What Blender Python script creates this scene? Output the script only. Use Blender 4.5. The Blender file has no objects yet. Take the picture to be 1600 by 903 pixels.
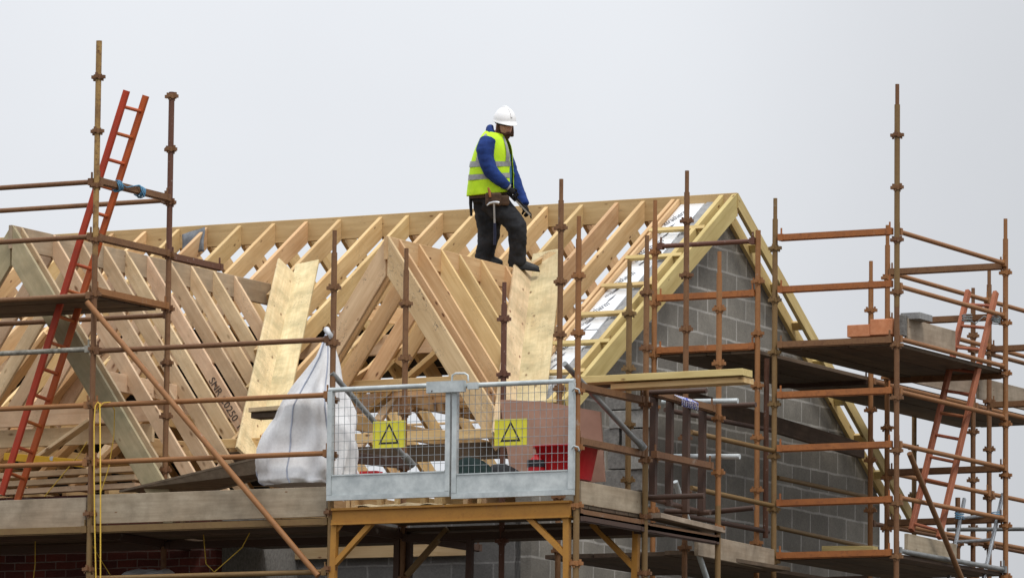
import bpy, bmesh, math, random
from mathutils import Vector, Matrix
random.seed(11)
V = Vector
SC = bpy.context.scene
COL = SC.collection

# ------------------------------------------------------------------ camera
# metres; x runs along the ridge, y into the depth of the house, z up; the scaffold's outer face is y = 0
FPX = 9000.0                                   # focal length in pixels of the 1600 px wide photograph
YAW, PIT, ROL = (math.radians(a) for a in (27.627, 7.0006, 0.5835))
FW = V((-math.sin(YAW)*math.cos(PIT), math.cos(YAW)*math.cos(PIT), math.sin(PIT)))
_r = V((math.cos(YAW), math.sin(YAW), 0)); _u = _r.cross(FW)
RT = math.cos(ROL)*_r + math.sin(ROL)*_u
UP = -math.sin(ROL)*_r + math.cos(ROL)*_u
CAM = V((24.99, -44.33, 1.3))
cd = bpy.data.cameras.new('camera'); cam = bpy.data.objects.new('camera', cd); COL.objects.link(cam)
cam.matrix_world = Matrix(((RT.x, UP.x, -FW.x, CAM.x), (RT.y, UP.y, -FW.y, CAM.y), (RT.z, UP.z, -FW.z, CAM.z), (0, 0, 0, 1)))
cd.sensor_width = 36; cd.lens = FPX/1600*36; cd.clip_end = 9000; cd.clip_start = .5
SC.camera = cam
def ray(px, py): return FW + RT*((px-800)/FPX) - UP*((py-451.5)/FPX)
def onY(px, py, y=0.0):
    d = ray(px, py); return CAM + d*((y-CAM.y)/d.y)
def onX(px, py, x):
    d = ray(px, py); return CAM + d*((x-CAM.x)/d.x)

# ------------------------------------------------------------------ world, sun, exposure
w = bpy.data.worlds.new('World'); SC.world = w; w.use_nodes = True
nt = w.node_tree; N = nt.nodes; L = nt.links; N.clear()
wo = N.new('ShaderNodeOutputWorld'); bg = N.new('ShaderNodeBackground'); L.new(bg.outputs[0], wo.inputs[0])
tc = N.new('ShaderNodeTexCoord'); sx = N.new('ShaderNodeSeparateXYZ'); L.new(tc.outputs['Generated'], sx.inputs[0])
def mth(op, a, b=None, c=None, cl=False):
    n = N.new('ShaderNodeMath'); n.operation = op; n.use_clamp = cl
    for i, v in enumerate((a, b, c)):
        if v is None: continue
        if isinstance(v, (int, float)): n.inputs[i].default_value = v
        else: L.new(v, n.inputs[i])
    return n.outputs[0]
elev = mth('MAXIMUM', sx.outputs['Z'], 0.0)
lum = mth('MULTIPLY_ADD', elev, 1.30, 0.775)                 # overcast: the zenith is brighter than the horizon
nz = N.new('ShaderNodeTexNoise'); nz.inputs['Scale'].default_value = 9; nz.inputs['Detail'].default_value = 5
L.new(tc.outputs['Generated'], nz.inputs['Vector'])
lum = mth('MULTIPLY', lum, mth('MULTIPLY_ADD', nz.outputs['Fac'], 0.16, 0.92))
dt = N.new('ShaderNodeVectorMath'); dt.operation = 'DOT_PRODUCT'; L.new(tc.outputs['Generated'], dt.inputs[0]); dt.inputs[1].default_value = _r
bank = N.new('ShaderNodeMapRange'); bank.interpolation_type = 'SMOOTHSTEP'
for k, v in zip(('From Min', 'From Max', 'To Min', 'To Max'), (.01, .105, 1.0, .80)): bank.inputs[k].default_value = v
L.new(dt.outputs['Value'], bank.inputs['Value'])            # a greyer bank of cloud to the right
lum = mth('MULTIPLY', lum, bank.outputs[0])
tint = N.new('ShaderNodeMix'); tint.data_type = 'RGBA'
tint.inputs[6].default_value = (.81, .825, .870, 1); tint.inputs[7].default_value = (.805, .83, .86, 1)
L.new(nz.outputs['Fac'], tint.inputs[0])
cl = N.new('ShaderNodeVectorMath'); cl.operation = 'SCALE'; L.new(tint.outputs[2], cl.inputs[0]); L.new(lum, cl.inputs['Scale'])
SUN_EL, SUN_ROT = math.radians(58), math.radians(120)
sky = N.new('ShaderNodeTexSky'); sky.sky_type = 'NISHITA'; sky.sun_disc = False
sky.sun_elevation = SUN_EL; sky.sun_rotation = SUN_ROT; sky.air_density = 1.0; sky.dust_density = 3.0
sk = N.new('ShaderNodeVectorMath'); sk.operation = 'SCALE'; L.new(sky.outputs[0], sk.inputs[0]); sk.inputs['Scale'].default_value = 0.006
ad = N.new('ShaderNodeVectorMath'); ad.operation = 'ADD'; L.new(cl.outputs[0], ad.inputs[0]); L.new(sk.outputs[0], ad.inputs[1])
sc10 = N.new('ShaderNodeVectorMath'); sc10.operation = 'SCALE'; L.new(ad.outputs[0], sc10.inputs[0]); sc10.inputs['Scale'].default_value = 10.0
L.new(sc10.outputs[0], bg.inputs['Color']); bg.inputs['Strength'].default_value = 0.1
sl = bpy.data.lights.new('sun', 'SUN'); sl.energy = 1.6; sl.angle = math.radians(14); sl.color = (1, .96, .9)
so = bpy.data.objects.new('sun', sl); COL.objects.link(so)
sd = V((math.sin(SUN_ROT)*math.cos(SUN_EL), math.cos(SUN_ROT)*math.cos(SUN_EL), math.sin(SUN_EL)))
so.rotation_euler = (-sd).to_track_quat('-Z', 'Y').to_euler(); so.location = sd*60
SC.view_settings.view_transform = 'Standard'; SC.view_settings.look = 'None'; SC.view_settings.gamma = 1
SC.view_settings.exposure = 0.0; SC.view_settings.use_curve_mapping = False
SC.cycles.max_bounces = 6

# ------------------------------------------------------------------ materials
def newmat(name):
    m = bpy.data.materials.new(name); m.use_nodes = True
    t = m.node_tree; return m, t, t.nodes['Principled BSDF']
def node(t, kind, **kw):
    n = t.nodes.new(kind)
    for k, v in kw.items():
        if k in n.inputs: n.inputs[k].default_value = v
        else: setattr(n, k, v)
    return n
def mixc(t, fac, a, b, mode='MIX'):
    n = t.nodes.new('ShaderNodeMix'); n.data_type = 'RGBA'; n.blend_type = mode
    for i, v in ((0, fac), (6, a), (7, b)):
        if isinstance(v, (int, float)): n.inputs[i].default_value = v
        elif isinstance(v, tuple): n.inputs[i].default_value = v if len(v) == 4 else (*v, 1)
        else: t.links.new(v, n.inputs[i])
    return n.outputs[2]
def ramp(t, fac, *stops):
    n = t.nodes.new('ShaderNodeValToRGB'); e = n.color_ramp.elements
    while len(e) < len(stops): e.new(.5)
    for k, (p, c) in enumerate(stops):
        e[k].position = p; e[k].color = (c, c, c, 1) if isinstance(c, (int, float)) else (*c, 1)
    t.links.new(fac, n.inputs[0]); return n.outputs[0]
def objco(t, scale=(1, 1, 1)):
    tcn = t.nodes.new('ShaderNodeTexCoord'); mp = t.nodes.new('ShaderNodeMapping')
    mp.inputs['Scale'].default_value = scale
    oi = t.nodes.new('ShaderNodeObjectInfo'); ml = node(t, 'ShaderNodeMath', operation='MULTIPLY'); ml.inputs[1].default_value = 37.0
    t.links.new(oi.outputs['Random'], ml.inputs[0]); cb = t.nodes.new('ShaderNodeCombineXYZ')
    for i in range(3): t.links.new(ml.outputs[0], cb.inputs[i])
    t.links.new(tcn.outputs['Object'], mp.inputs['Vector']); t.links.new(cb.outputs[0], mp.inputs['Location'])
    return mp.outputs[0], oi.outputs['Random'], tcn.outputs['Object']
def bump(t, b, h, strength=.3, dist=.01):
    n = node(t, 'ShaderNodeBump', Strength=strength, Distance=dist); t.links.new(h, n.inputs['Height']); t.links.new(n.outputs[0], b.inputs['Normal'])
def wood(name, c1, c2, knot=(.17, .08, .03), knots=.062, var=.28, dirt=None, rough=.7, marks=0.):
    """sawn timber: grain along local x, knots, a tone of its own for every piece"""
    m, t, b = newmat(name)
    co, rnd, raw = objco(t, (1.0, 14, 14))
    g = node(t, 'ShaderNodeTexNoise', Scale=2.2, Detail=5, Roughness=.62); t.links.new(co, g.inputs['Vector'])
    c = mixc(t, ramp(t, g.outputs['Fac'], (.3, 0.), (.7, 1.)), c1, c2)
    co2, _, _ = objco(t, (2.6, 6.0, 6.0))
    big = node(t, 'ShaderNodeTexNoise', Scale=.7, Detail=3); t.links.new(co2, big.inputs['Vector'])
    c = mixc(t, .45, c, ramp(t, big.outputs['Fac'], (.3, (.62, .52, .42)), (.6, (1, 1, 1))), 'MULTIPLY')
    vo = node(t, 'ShaderNodeTexVoronoi', Scale=1.45); vo.inputs['Randomness'].default_value = 1; t.links.new(co2, vo.inputs['Vector'])
    kn = ramp(t, vo.outputs['Distance'], (knots*.75, 1.), (knots*1.9, 0.))
    c = mixc(t, kn, c, knot)
    if dirt:
        dn = node(t, 'ShaderNodeTexNoise', Scale=3.0, Detail=6, Roughness=.7); t.links.new(raw, dn.inputs['Vector'])
        c = mixc(t, ramp(t, dn.outputs['Fac'], (.42, 0.), (.72, .85)), c, dirt)
    if marks:                                  # crayon scrawl and scuffs left on the sawn faces
        s1 = node(t, 'ShaderNodeTexNoise', Scale=5.5, Detail=1.5, Distortion=2.2); co3, _, _ = objco(t, (1.6, 2.4, 2.4)); t.links.new(co3, s1.inputs['Vector'])
        s2 = node(t, 'ShaderNodeTexNoise', Scale=1.8, Detail=1); t.links.new(co3, s2.inputs['Vector'])
        ln = ramp(t, s1.outputs['Fac'], (.487, 0.), (.5, 1.), (.513, 0.)); mk = ramp(t, s2.outputs['Fac'], (.50, 0.), (.60, marks))
        mm = node(t, 'ShaderNodeMath', operation='MULTIPLY'); t.links.new(ln, mm.inputs[0]); t.links.new(mk, mm.inputs[1])
        c = mixc(t, mm.outputs[0], c, (.11, .09, .075))
    hs = t.nodes.new('ShaderNodeHueSaturation'); t.links.new(c, hs.inputs['Color'])
    mr = node(t, 'ShaderNodeMapRange'); mr.inputs['To Min'].default_value = 1-var*.62; mr.inputs['To Max'].default_value = 1+var*.5; t.links.new(rnd, mr.inputs['Value'])
    t.links.new(mr.outputs[0], hs.inputs['Value'])
    fr = node(t, 'ShaderNodeMath', operation='FRACT'); m7 = node(t, 'ShaderNodeMath', operation='MULTIPLY'); m7.inputs[1].default_value = 7.31
    t.links.new(rnd, m7.inputs[0]); t.links.new(m7.outputs[0], fr.inputs[0])
    mr2 = node(t, 'ShaderNodeMapRange'); mr2.inputs['To Min'].default_value = .485; mr2.inputs['To Max'].default_value = .506; t.links.new(fr.outputs[0], mr2.inputs['Value'])
    t.links.new(mr2.outputs[0], hs.inputs['Hue'])
    t.links.new(hs.outputs[0], b.inputs['Base Color']); b.inputs['Roughness'].default_value = rough
    b.inputs['Specular IOR Level'].default_value = .25
    bump(t, b, g.outputs['Fac'], .25, .004); return m
def painted(name, c1, c2, rust=(.10, .038, .018), amt=.55, rough=.6, fleck=None):
    """painted steel tube with patchy rust and rubbed paint"""
    m, t, b = newmat(name); co, rnd, raw = objco(t, (1, 1, 1))
    n1 = node(t, 'ShaderNodeTexNoise', Scale=5, Detail=6, Roughness=.7); t.links.new(co, n1.inputs['Vector'])
    n2 = node(t, 'ShaderNodeTexNoise', Scale=28, Detail=4, Roughness=.7); t.links.new(co, n2.inputs['Vector'])
    c = mixc(t, rnd, c1, c2)
    c = mixc(t, ramp(t, n1.outputs['Fac'], (.45, 0.), (.75, amt)), c, rust)
    c = mixc(t, ramp(t, n2.outputs['Fac'], (.52, 0.), (.68, amt)), c, rust)
    n4 = node(t, 'ShaderNodeTexNoise', Scale=3.1, Detail=7, Roughness=.75); t.links.new(co, n4.inputs['Vector'])
    c = mixc(t, ramp(t, n4.outputs['Fac'], (.63, 0.), (.70, .55)), c, (.36, .33, .29))
    if fleck: c = mixc(t, ramp(t, n2.outputs['Fac'], (.30, .8), (.37, 0.)), c, fleck)
    t.links.new(c, b.inputs['Base Color']); b.inputs['Roughness'].default_value = rough; b.inputs['Specular IOR Level'].default_value = .35
    bump(t, b, n2.outputs['Fac'], .2, .003); return m
def rough_mat(name, c1, c2, scale=12, rough=.8, metal=0., bmp=.3, lo=.35, hi=.65, spec=.3):
    m, t, b = newmat(name); co, rnd, raw = objco(t)
    n = node(t, 'ShaderNodeTexNoise', Scale=scale, Detail=6, Roughness=.65); t.links.new(co, n.inputs['Vector'])
    t.links.new(mixc(t, ramp(t, n.outputs['Fac'], (lo, 0.), (hi, 1.)), c1, c2), b.inputs['Base Color'])
    b.inputs['Roughness'].default_value = rough; b.inputs['Metallic'].default_value = metal; b.inputs['Specular IOR Level'].default_value = spec
    if bmp: bump(t, b, n.outputs['Fac'], bmp, .004)
    return m
def masonry(name, axis, cols, mortar, bw, bh, ms, dirtc, bias=0.):
    """blocks or bricks in running bond; axis tells which two object axes the courses follow"""
    m, t, b = newmat(name); tcn = t.nodes.new('ShaderNodeTexCoord'); s = t.nodes.new('ShaderNodeSeparateXYZ'); t.links.new(tcn.outputs['Object'], s.inputs[0])
    cb = t.nodes.new('ShaderNodeCombineXYZ'); t.links.new(s.outputs[axis[0]], cb.inputs[0]); t.links.new(s.outputs[axis[1]], cb.inputs[1])
    wob = node(t, 'ShaderNodeTexNoise', Scale=3., Detail=3); t.links.new(tcn.outputs['Object'], wob.inputs['Vector'])
    va = node(t, 'ShaderNodeVectorMath', operation='MULTIPLY_ADD'); t.links.new(wob.outputs['Color'], va.inputs[0]); va.inputs[1].default_value = (.034, .034, 0); t.links.new(cb.outputs[0], va.inputs[2])
    br = t.nodes.new('ShaderNodeTexBrick'); t.links.new(va.outputs[0], br.inputs['Vector'])
    br.inputs['Color1'].default_value = (*cols[0], 1); br.inputs['Color2'].default_value = (*cols[1], 1); br.inputs['Mortar'].default_value = (*mortar, 1)
    for k, v in (('Scale', 1), ('Mortar Size', ms), ('Mortar Smooth', .55), ('Brick Width', bw), ('Row Height', bh), ('Bias', bias)): br.inputs[k].default_value = v
    n1 = node(t, 'ShaderNodeTexNoise', Scale=2.2, Detail=7, Roughness=.7); t.links.new(tcn.outputs['Object'], n1.inputs['Vector'])
    n2 = node(t, 'ShaderNodeTexNoise', Scale=60, Detail=3); t.links.new(tcn.outputs['Object'], n2.inputs['Vector'])
    n3 = node(t, 'ShaderNodeTexNoise', Scale=7., Detail=5, Roughness=.75); t.links.new(tcn.outputs['Object'], n3.inputs['Vector'])
    c = mixc(t, ramp(t, n3.outputs['Fac'], (.50, 0.), (.72, .55)), br.outputs['Color'], cols[0])
    c = mixc(t, ramp(t, n1.outputs['Fac'], (.4, 0.), (.7, .6)), c, dirtc)
    c = mixc(t, .35, c, ramp(t, n2.outputs['Fac'], (.3, .45), (.7, 1.)), 'MULTIPLY')
    t.links.new(c, b.inputs['Base Color']); b.inputs['Roughness'].default_value = .92; b.inputs['Specular IOR Level'].default_value = .15
    bump(t, b, n2.outputs['Fac'], .5, .006); return m
def plain(name, c, rough=.6, metal=0., spec=.4):
    return rough_mat(name, tuple(v*.86 for v in c), c, 30, rough, metal, .08, spec=spec)

M = dict(
    pine=wood('pine', (.62, .41, .185), (.76, .555, .295), marks=.45, knots=.07),
    ridge=wood('ridge_pine_shaded', (.44, .29, .14), (.56, .39, .205), marks=.4),  # pine darkened: the shade on the ridge face is put into its colour
    ridge_grey=wood('ridge_grey', (.40, .30, .20), (.52, .41, .28), dirt=(.26, .21, .15)),
    pine_grey=wood('pine_grey', (.67, .48, .285), (.81, .64, .42), dirt=(.50, .365, .22), marks=.5, knots=.088),
    pine_pink=wood('pine_pink', (.58, .27, .15), (.70, .38, .23), var=.1),
    pine_marked=wood('pine_marked', (.58, .40, .215), (.72, .54, .32), marks=.9, var=.1),
    pine_pale=wood('pine_pale', (.62, .48, .265), (.76, .63, .38), knots=.075, dirt=(.33, .28, .15), marks=.8),
    treated=wood('treated', (.41, .36, .20), (.53, .46, .285), knots=.06, dirt=(.25, .235, .135)),
    ladder_wood=wood('gable_ladder_wood', (.53, .41, .165), (.68, .54, .25), knots=.07, var=.2),
    weathered=wood('weathered_board', (.33, .27, .19), (.46, .385, .285), knots=.04, dirt=(.19, .15, .10), var=.18),
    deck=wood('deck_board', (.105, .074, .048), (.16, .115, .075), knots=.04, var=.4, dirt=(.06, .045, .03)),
    fascia=wood('fascia_board', (.50, .38, .18), (.62, .49, .27)),
    rust=painted('rust_brown_tube', (.17, .080, .034), (.215, .11, .048)),
    rust_dark=painted('dark_red_tube', (.12, .050, .032), (.15, .068, .04), amt=.35, fleck=(.42, .36, .32)),
    dark=painted('dark_tube', (.06, .035, .026), (.085, .05, .035), amt=.3),
    orange=painted('orange_steel', (.34, .115, .032), (.37, .135, .04), rust=(.17, .06, .024)),
    copper=painted('copper_orange_tube', (.27, .12, .042), (.31, .14, .05), rust=(.17, .07, .028), amt=.35),
    ochre=painted('ochre_tube', (.185, .115, .042), (.205, .125, .048), rust=(.13, .06, .025), amt=.4),
    flecked=painted('flecked_yellow_tube', (.34, .21, .07), (.36, .22, .075), rust=(.10, .035, .02), amt=.95),
    yellow=painted('yellow_steel', (.40, .19, .032), (.43, .205, .036), rust=(.24, .10, .025), amt=.35),
    galv=rough_mat('galvanised', (.41, .45, .455), (.61, .65, .645), 7, .48, .3, .08, spec=.5),
    galv_dull=rough_mat('dull_galvanised', (.17, .175, .17), (.27, .275, .27), 10, .5, .3, .05, spec=.4),
    wire=rough_mat('mesh_wire', (.27, .29, .30), (.38, .40, .41), 20, .5, .3, .03, spec=.4),
    ladder_red=wood('orange_red_ladder', (.44, .085, .022), (.56, .12, .03), dirt=(.30, .075, .03), knots=.03, knot=(.3, .05, .02), var=.06, rough=.5),
    ladder_rung=wood('orange_ladder_rung', (.48, .13, .035), (.55, .16, .045), knots=.0, var=.1, rough=.5),
    ladder_old=wood('worn_red_ladder', (.37, .135, .06), (.45, .19, .095), knots=.03, var=.1, dirt=(.24, .09, .05)),
    alu=rough_mat('aluminium', (.40, .43, .46), (.52, .55, .58), 20, .4, .7, .03, spec=.5),
    bag=rough_mat('woven_bag', (.74, .74, .745), (.84, .84, .845), 40, .5, 0, .12),
    strap=plain('bag_strap', (.42, .46, .56)),
    foil=rough_mat('foil_board', (.76, .78, .80), (.88, .90, .92), 16, .3, .35, .55),
    stamp=plain('stamp_ink', (.075, .06, .05), .9),
    ink=plain('ink', (.03, .03, .035), .8), ink_grey=plain('grey_ink', (.16, .16, .18), .8),
    mortar=rough_mat('mortar', (.23, .23, .23), (.34, .34, .335), 18, .95, 0, .8),
    galv_worn=rough_mat('worn_galvanised', (.13, .12, .095), (.36, .34, .29), 16, .6, .1, .2),
    signy=rough_mat('sign_yellow', (.76, .69, .055), (.84, .77, .07), 20, .5, 0, .03),
    board=rough_mat('pink_board', (.36, .205, .145), (.43, .25, .18), 6, .8, 0, .1),
    ply=wood('dirty_plywood', (.17, .13, .085), (.26, .205, .135), knots=.0, dirt=(.10, .08, .05)),
    red=rough_mat('red_plastic', (.52, .012, .018), (.60, .02, .025), 12, .45, 0, .04),
    tarp=rough_mat('dark_green_tarp', (.008, .016, .015), (.02, .034, .032), 9, .9, 0, .4, spec=.08),
    black=rough_mat('black_sheet', (.01, .01, .011), (.024, .024, .026), 9, .7, 0, .3, spec=.15),
    grey_sheet=rough_mat('grey_sheet', (.085, .09, .10), (.17, .18, .195), 9, .6, 0, .3),
    blocker=rough_mat('black_blocker', (.02, .019, .019), (.04, .038, .036), 5, .8, 0, .3),
    clay=rough_mat('orange_clay', (.64, .25, .115), (.74, .33, .17), 25, .9, 0, .4),
    conc=rough_mat('concrete_block', (.13, .125, .115), (.22, .21, .195), 30, .95, 0, .8),
    conc_pale=rough_mat('pale_concrete_block', (.20, .195, .18), (.32, .31, .285), 26, .95, 0, .8),
    lev=rough_mat('yellow_level', (.75, .40, .02), (.80, .46, .03), 20, .5, 0, .02),
    rope_y=rough_mat('yellow_rope', (.66, .42, .05), (.78, .54, .10), 80, .8, 0, .3),
    rope_b=rough_mat('blue_rope', (.06, .19, .33), (.14, .32, .46), 80, .8, 0, .3),
    rope_g=rough_mat('grey_wire', (.16, .19, .20), (.26, .30, .31), 60, .7, 0, .3),
    cord=rough_mat('white_blue_cord', (.10, .14, .55), (.75, .76, .82), 60, .8, 0, .2, lo=.46, hi=.54),
    plastic=rough_mat('white_plastic', (.55, .56, .58), (.75, .76, .78), 10, .5, 0, .3),
    ground=rough_mat('ground', (.05, .042, .032), (.10, .085, .065), .6, .95, 0, .5),
    vest=rough_mat('hi_vis_yellow', (.50, .80, .02), (.62, .92, .03), 14, .7, 0, .15),
    tape=rough_mat('grey_tape', (.25, .26, .26), (.36, .37, .37), 30, .5, .1, .05),
    blue=rough_mat('blue_hoodie', (.010, .028, .13), (.018, .05, .215), 9, .9, 0, .3),
    teal=rough_mat('teal_shirt', (.03, .12, .22), (.05, .17, .30), 20, .9, 0, .3),
    denim=rough_mat('black_work_trousers', (.010, .011, .013), (.034, .035, .040), 7, .9, 0, .5),
    boot=rough_mat('black_boot', (.010, .010, .011), (.03, .03, .03), 20, .55, 0, .2),
    grip=plain('dark_blue_grip', (.015, .02, .05)),
    skin=rough_mat('skin', (.50, .27, .185), (.56, .31, .22), 30, .6, 0, .05),
    beard=rough_mat('brown_beard', (.05, .025, .013), (.11, .055, .03), 60, .9, 0, .6),
    helmet=rough_mat('white_helmet', (.84, .84, .84), (.90, .90, .90), 8, .3, 0, .0, spec=.5),
    wool=rough_mat('black_wool', (.008, .008, .009), (.016, .016, .018), 60, .95, 0, .5),
    leather=rough_mat('brown_leather', (.05, .028, .016), (.10, .055, .03), 20, .7, 0, .3),
    steel=rough_mat('bright_steel', (.48, .49, .50), (.6, .61, .62), 20, .35, .7, .03, spec=.5),
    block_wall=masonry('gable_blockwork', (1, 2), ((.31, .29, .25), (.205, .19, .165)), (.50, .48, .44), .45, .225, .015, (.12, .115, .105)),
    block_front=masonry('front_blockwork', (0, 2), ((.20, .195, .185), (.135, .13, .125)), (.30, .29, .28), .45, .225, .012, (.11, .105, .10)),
    brick=masonry('red_brickwork', (0, 2), ((.15, .038, .027), (.065, .024, .022)), (.20, .165, .145), .225, .075, .007, (.09, .03, .025)),
)

# ------------------------------------------------------------------ builders
WM = {}
def thing(name, label, cat, loc, group=None):
    o = bpy.data.objects.new(name, None); COL.objects.link(o); o.empty_display_size = .2
    o.location = loc; WM[o] = Matrix.Translation(V(loc)); return tag(o, label, cat, group)
def tag(o, label, cat, group=None):
    o['label'] = label; o['category'] = cat
    if group: o['group'] = group
    return o
def struct(o):
    o['kind'] = 'structure'; return o
def put(name, me, mat, parent=None, mw=None):
    mw = mw if mw is not None else Matrix.Identity(4)
    o = bpy.data.objects.new(name, me); COL.objects.link(o)
    if mat is not None and not me.materials:
        for m in (mat if isinstance(mat, (list, tuple)) else [mat]): me.materials.append(m)
    WM[o] = mw
    if parent: o.parent = parent; o.matrix_basis = WM[parent].inverted() @ mw
    else: o.matrix_basis = mw
    return o
def basis(d, up=V((0, 0, 1))):
    """x along d, z as near to up as can be"""
    x = d.normalized(); y = up.cross(x)
    if y.length < 1e-4: y = V((0, 1, 0)).cross(x)
    y.normalize(); z = x.cross(y); return x, y, z
def mat4(x, y, z, p): return Matrix(((x.x, y.x, z.x, p.x), (x.y, y.y, z.y, p.y), (x.z, y.z, z.z, p.z), (0, 0, 0, 1)))
class MB:
    def __init__(s): s.v = []; s.f = []; s.m = []; s.smooth = []
    def add(s, vs, fs, mi=0, sm=False):
        k = len(s.v); s.v += [V(p) for p in vs]
        for f in fs: s.f.append([i+k for i in f]); s.m.append(mi); s.smooth.append(sm)
        return s
    def box(s, c, dim, R=None, mi=0):
        c = V(c); pts = []
        for x in (-.5, .5):
            for y in (-.5, .5):
                for z in (-.5, .5):
                    p = V((x*dim[0], y*dim[1], z*dim[2])); pts.append(c + (R @ p if R is not None else p))
        return s.add(pts, [(0, 1, 3, 2), (4, 6, 7, 5), (0, 4, 5, 1), (2, 3, 7, 6), (0, 2, 6, 4), (1, 5, 7, 3)], mi)
    def bar(s, p, q, wd, h, up=V((0, 0, 1)), mi=0):
        p, q = V(p), V(q); x, y, z = basis(q-p, up)
        R = Matrix((x, y, z)).transposed(); return s.box((p+q)/2, ((q-p).length, wd, h), R, mi)
    def tube(s, p, q, r, n=12, r2=None, mi=0, cap=True): return s.path([p, q], [r, r if r2 is None else r2], n, mi, cap)
    def path(s, pts, r, n=8, mi=0, cap=True):
        pts = [V(p) for p in pts]; rs = r if isinstance(r, (list, tuple)) else [r]*len(pts)
        rings = []; prev = None
        for i, p in enumerate(pts):
            d = (pts[min(i+1, len(pts)-1)] - pts[max(i-1, 0)]).normalized()
            if prev is None:
                a = d.cross(V((0, 0, 1)) if abs(d.z) < .95 else V((1, 0, 0))).normalized()
            else:
                a = (prev - d*prev.dot(d)).normalized()
            prev = a; b = d.cross(a)
            rings.append([p + (a*math.cos(2*math.pi*k/n) + b*math.sin(2*math.pi*k/n))*rs[i] for k in range(n)])
        return s.rings(rings, mi, cap)
    def rings(s, rings, mi=0, cap=True, closed=True, sm=True):
        n = len(rings[0]); vs = [p for r in rings for p in r]; fs = []
        for i in range(len(rings)-1):
            for k in range(n if closed else n-1):
                fs.append((i*n+k, i*n+(k+1) % n, (i+1)*n+(k+1) % n, (i+1)*n+k))
        s.add(vs, fs, mi, sm)
        if cap: s.add(rings[0][::-1], [tuple(range(n))], mi); s.add(rings[-1], [tuple(range(n))], mi)
        return s
    def prism(s, poly, d, mi=0):
        poly = [V(p) for p in poly]; n = len(poly); d = V(d)
        vs = poly + [p+d for p in poly]
        fs = [tuple(range(n))[::-1], tuple(range(n, 2*n))] + [(i, (i+1) % n, n+(i+1) % n, n+i) for i in range(n)]
        return s.add(vs, fs, mi)
    def mesh(s, name, mats=None):
        me = bpy.data.meshes.new(name); me.from_pydata([tuple(p) for p in s.v], [], s.f)
        for m in (mats if isinstance(mats, (list, tuple)) else [mats] if mats else []): me.materials.append(m)
        me.polygons.foreach_set('material_index', s.m); me.polygons.foreach_set('use_smooth', s.smooth)
        me.update(); bm = bmesh.new(); bm.from_mesh(me); bmesh.ops.recalc_face_normals(bm, faces=bm.faces); bm.to_mesh(me); bm.free()
        return me
    def build(s, name, mats, parent=None, origin=None):
        """origin: the middle of the piece unless given"""
        if origin is None:
            lo = V((min(p[i] for p in s.v) for i in range(3))); hi = V((max(p[i] for p in s.v) for i in range(3))); origin = (lo+hi)/2
        o = V(origin); s.v = [p-o for p in s.v]
        return put(name, s.mesh(name, mats), None, parent, Matrix.Translation(o))
def timber(name, p, q, wd, h, mat, parent, up=V((0, 0, 1)), c0=0., c1=0., top=True, label=None, cham=.003):
    """one sawn length from p to q (its top centre line); wd across, h deep; c0, c1 slope the end cuts"""
    p, q = V(p), V(q); x, y, z = basis(q-p, up); ln = (q-p).length; mid = (p+q)/2 - (z*h/2 if top else V((0, 0, 0)))
    mb = MB(); rings = []
    c = cham
    prof = [(-wd/2, -h/2+c), (-wd/2+c, -h/2), (wd/2-c, -h/2), (wd/2, -h/2+c), (wd/2, h/2-c), (wd/2-c, h/2), (-wd/2+c, h/2), (-wd/2, h/2-c)]
    for e, ct in ((-1, c0), (1, c1)): rings.append([V((e*ln/2 - ct*(b-h/2), a, b)) for a, b in prof])
    mb.rings(rings, 0, True, True, False)
    o = put(name, mb.mesh(name, mat), None, parent, mat4(x, y, z, mid))
    if label: o['label'] = label
    return o
def text(name, body, size, mat, parent, origin, xd, yd, th=.001):
    cu = bpy.data.curves.new(name, 'FONT'); cu.body = body; cu.size = size; cu.extrude = th; cu.align_x = 'LEFT'
    to = bpy.data.objects.new(name, cu); COL.objects.link(to)
    dg = bpy.context.evaluated_depsgraph_get(); me = bpy.data.meshes.new_from_object(to.evaluated_get(dg))
    bpy.data.objects.remove(to); me.name = name; me.materials.clear()
    x = xd.normalized(); z = x.cross(yd).normalized(); y = z.cross(x)
    return put(name, me, mat, parent, mat4(x, y, z, origin))
Z = V((0, 0, 1)); X = V((1, 0, 0)); Y = V((0, 1, 0))

# ------------------------------------------------------------------ ground
g = MB(); nn = 24
gv = [V((-3000+6000*i/nn, -1500+6000*j/nn, 0)) for j in range(nn+1) for i in range(nn+1)]
g.add(gv, [(j*(nn+1)+i, j*(nn+1)+i+1, (j+1)*(nn+1)+i+1, (j+1)*(nn+1)+i) for j in range(nn) for i in range(nn)])
struct(g.build('ground', M['ground'], None, (0, 0, 0)))

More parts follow.
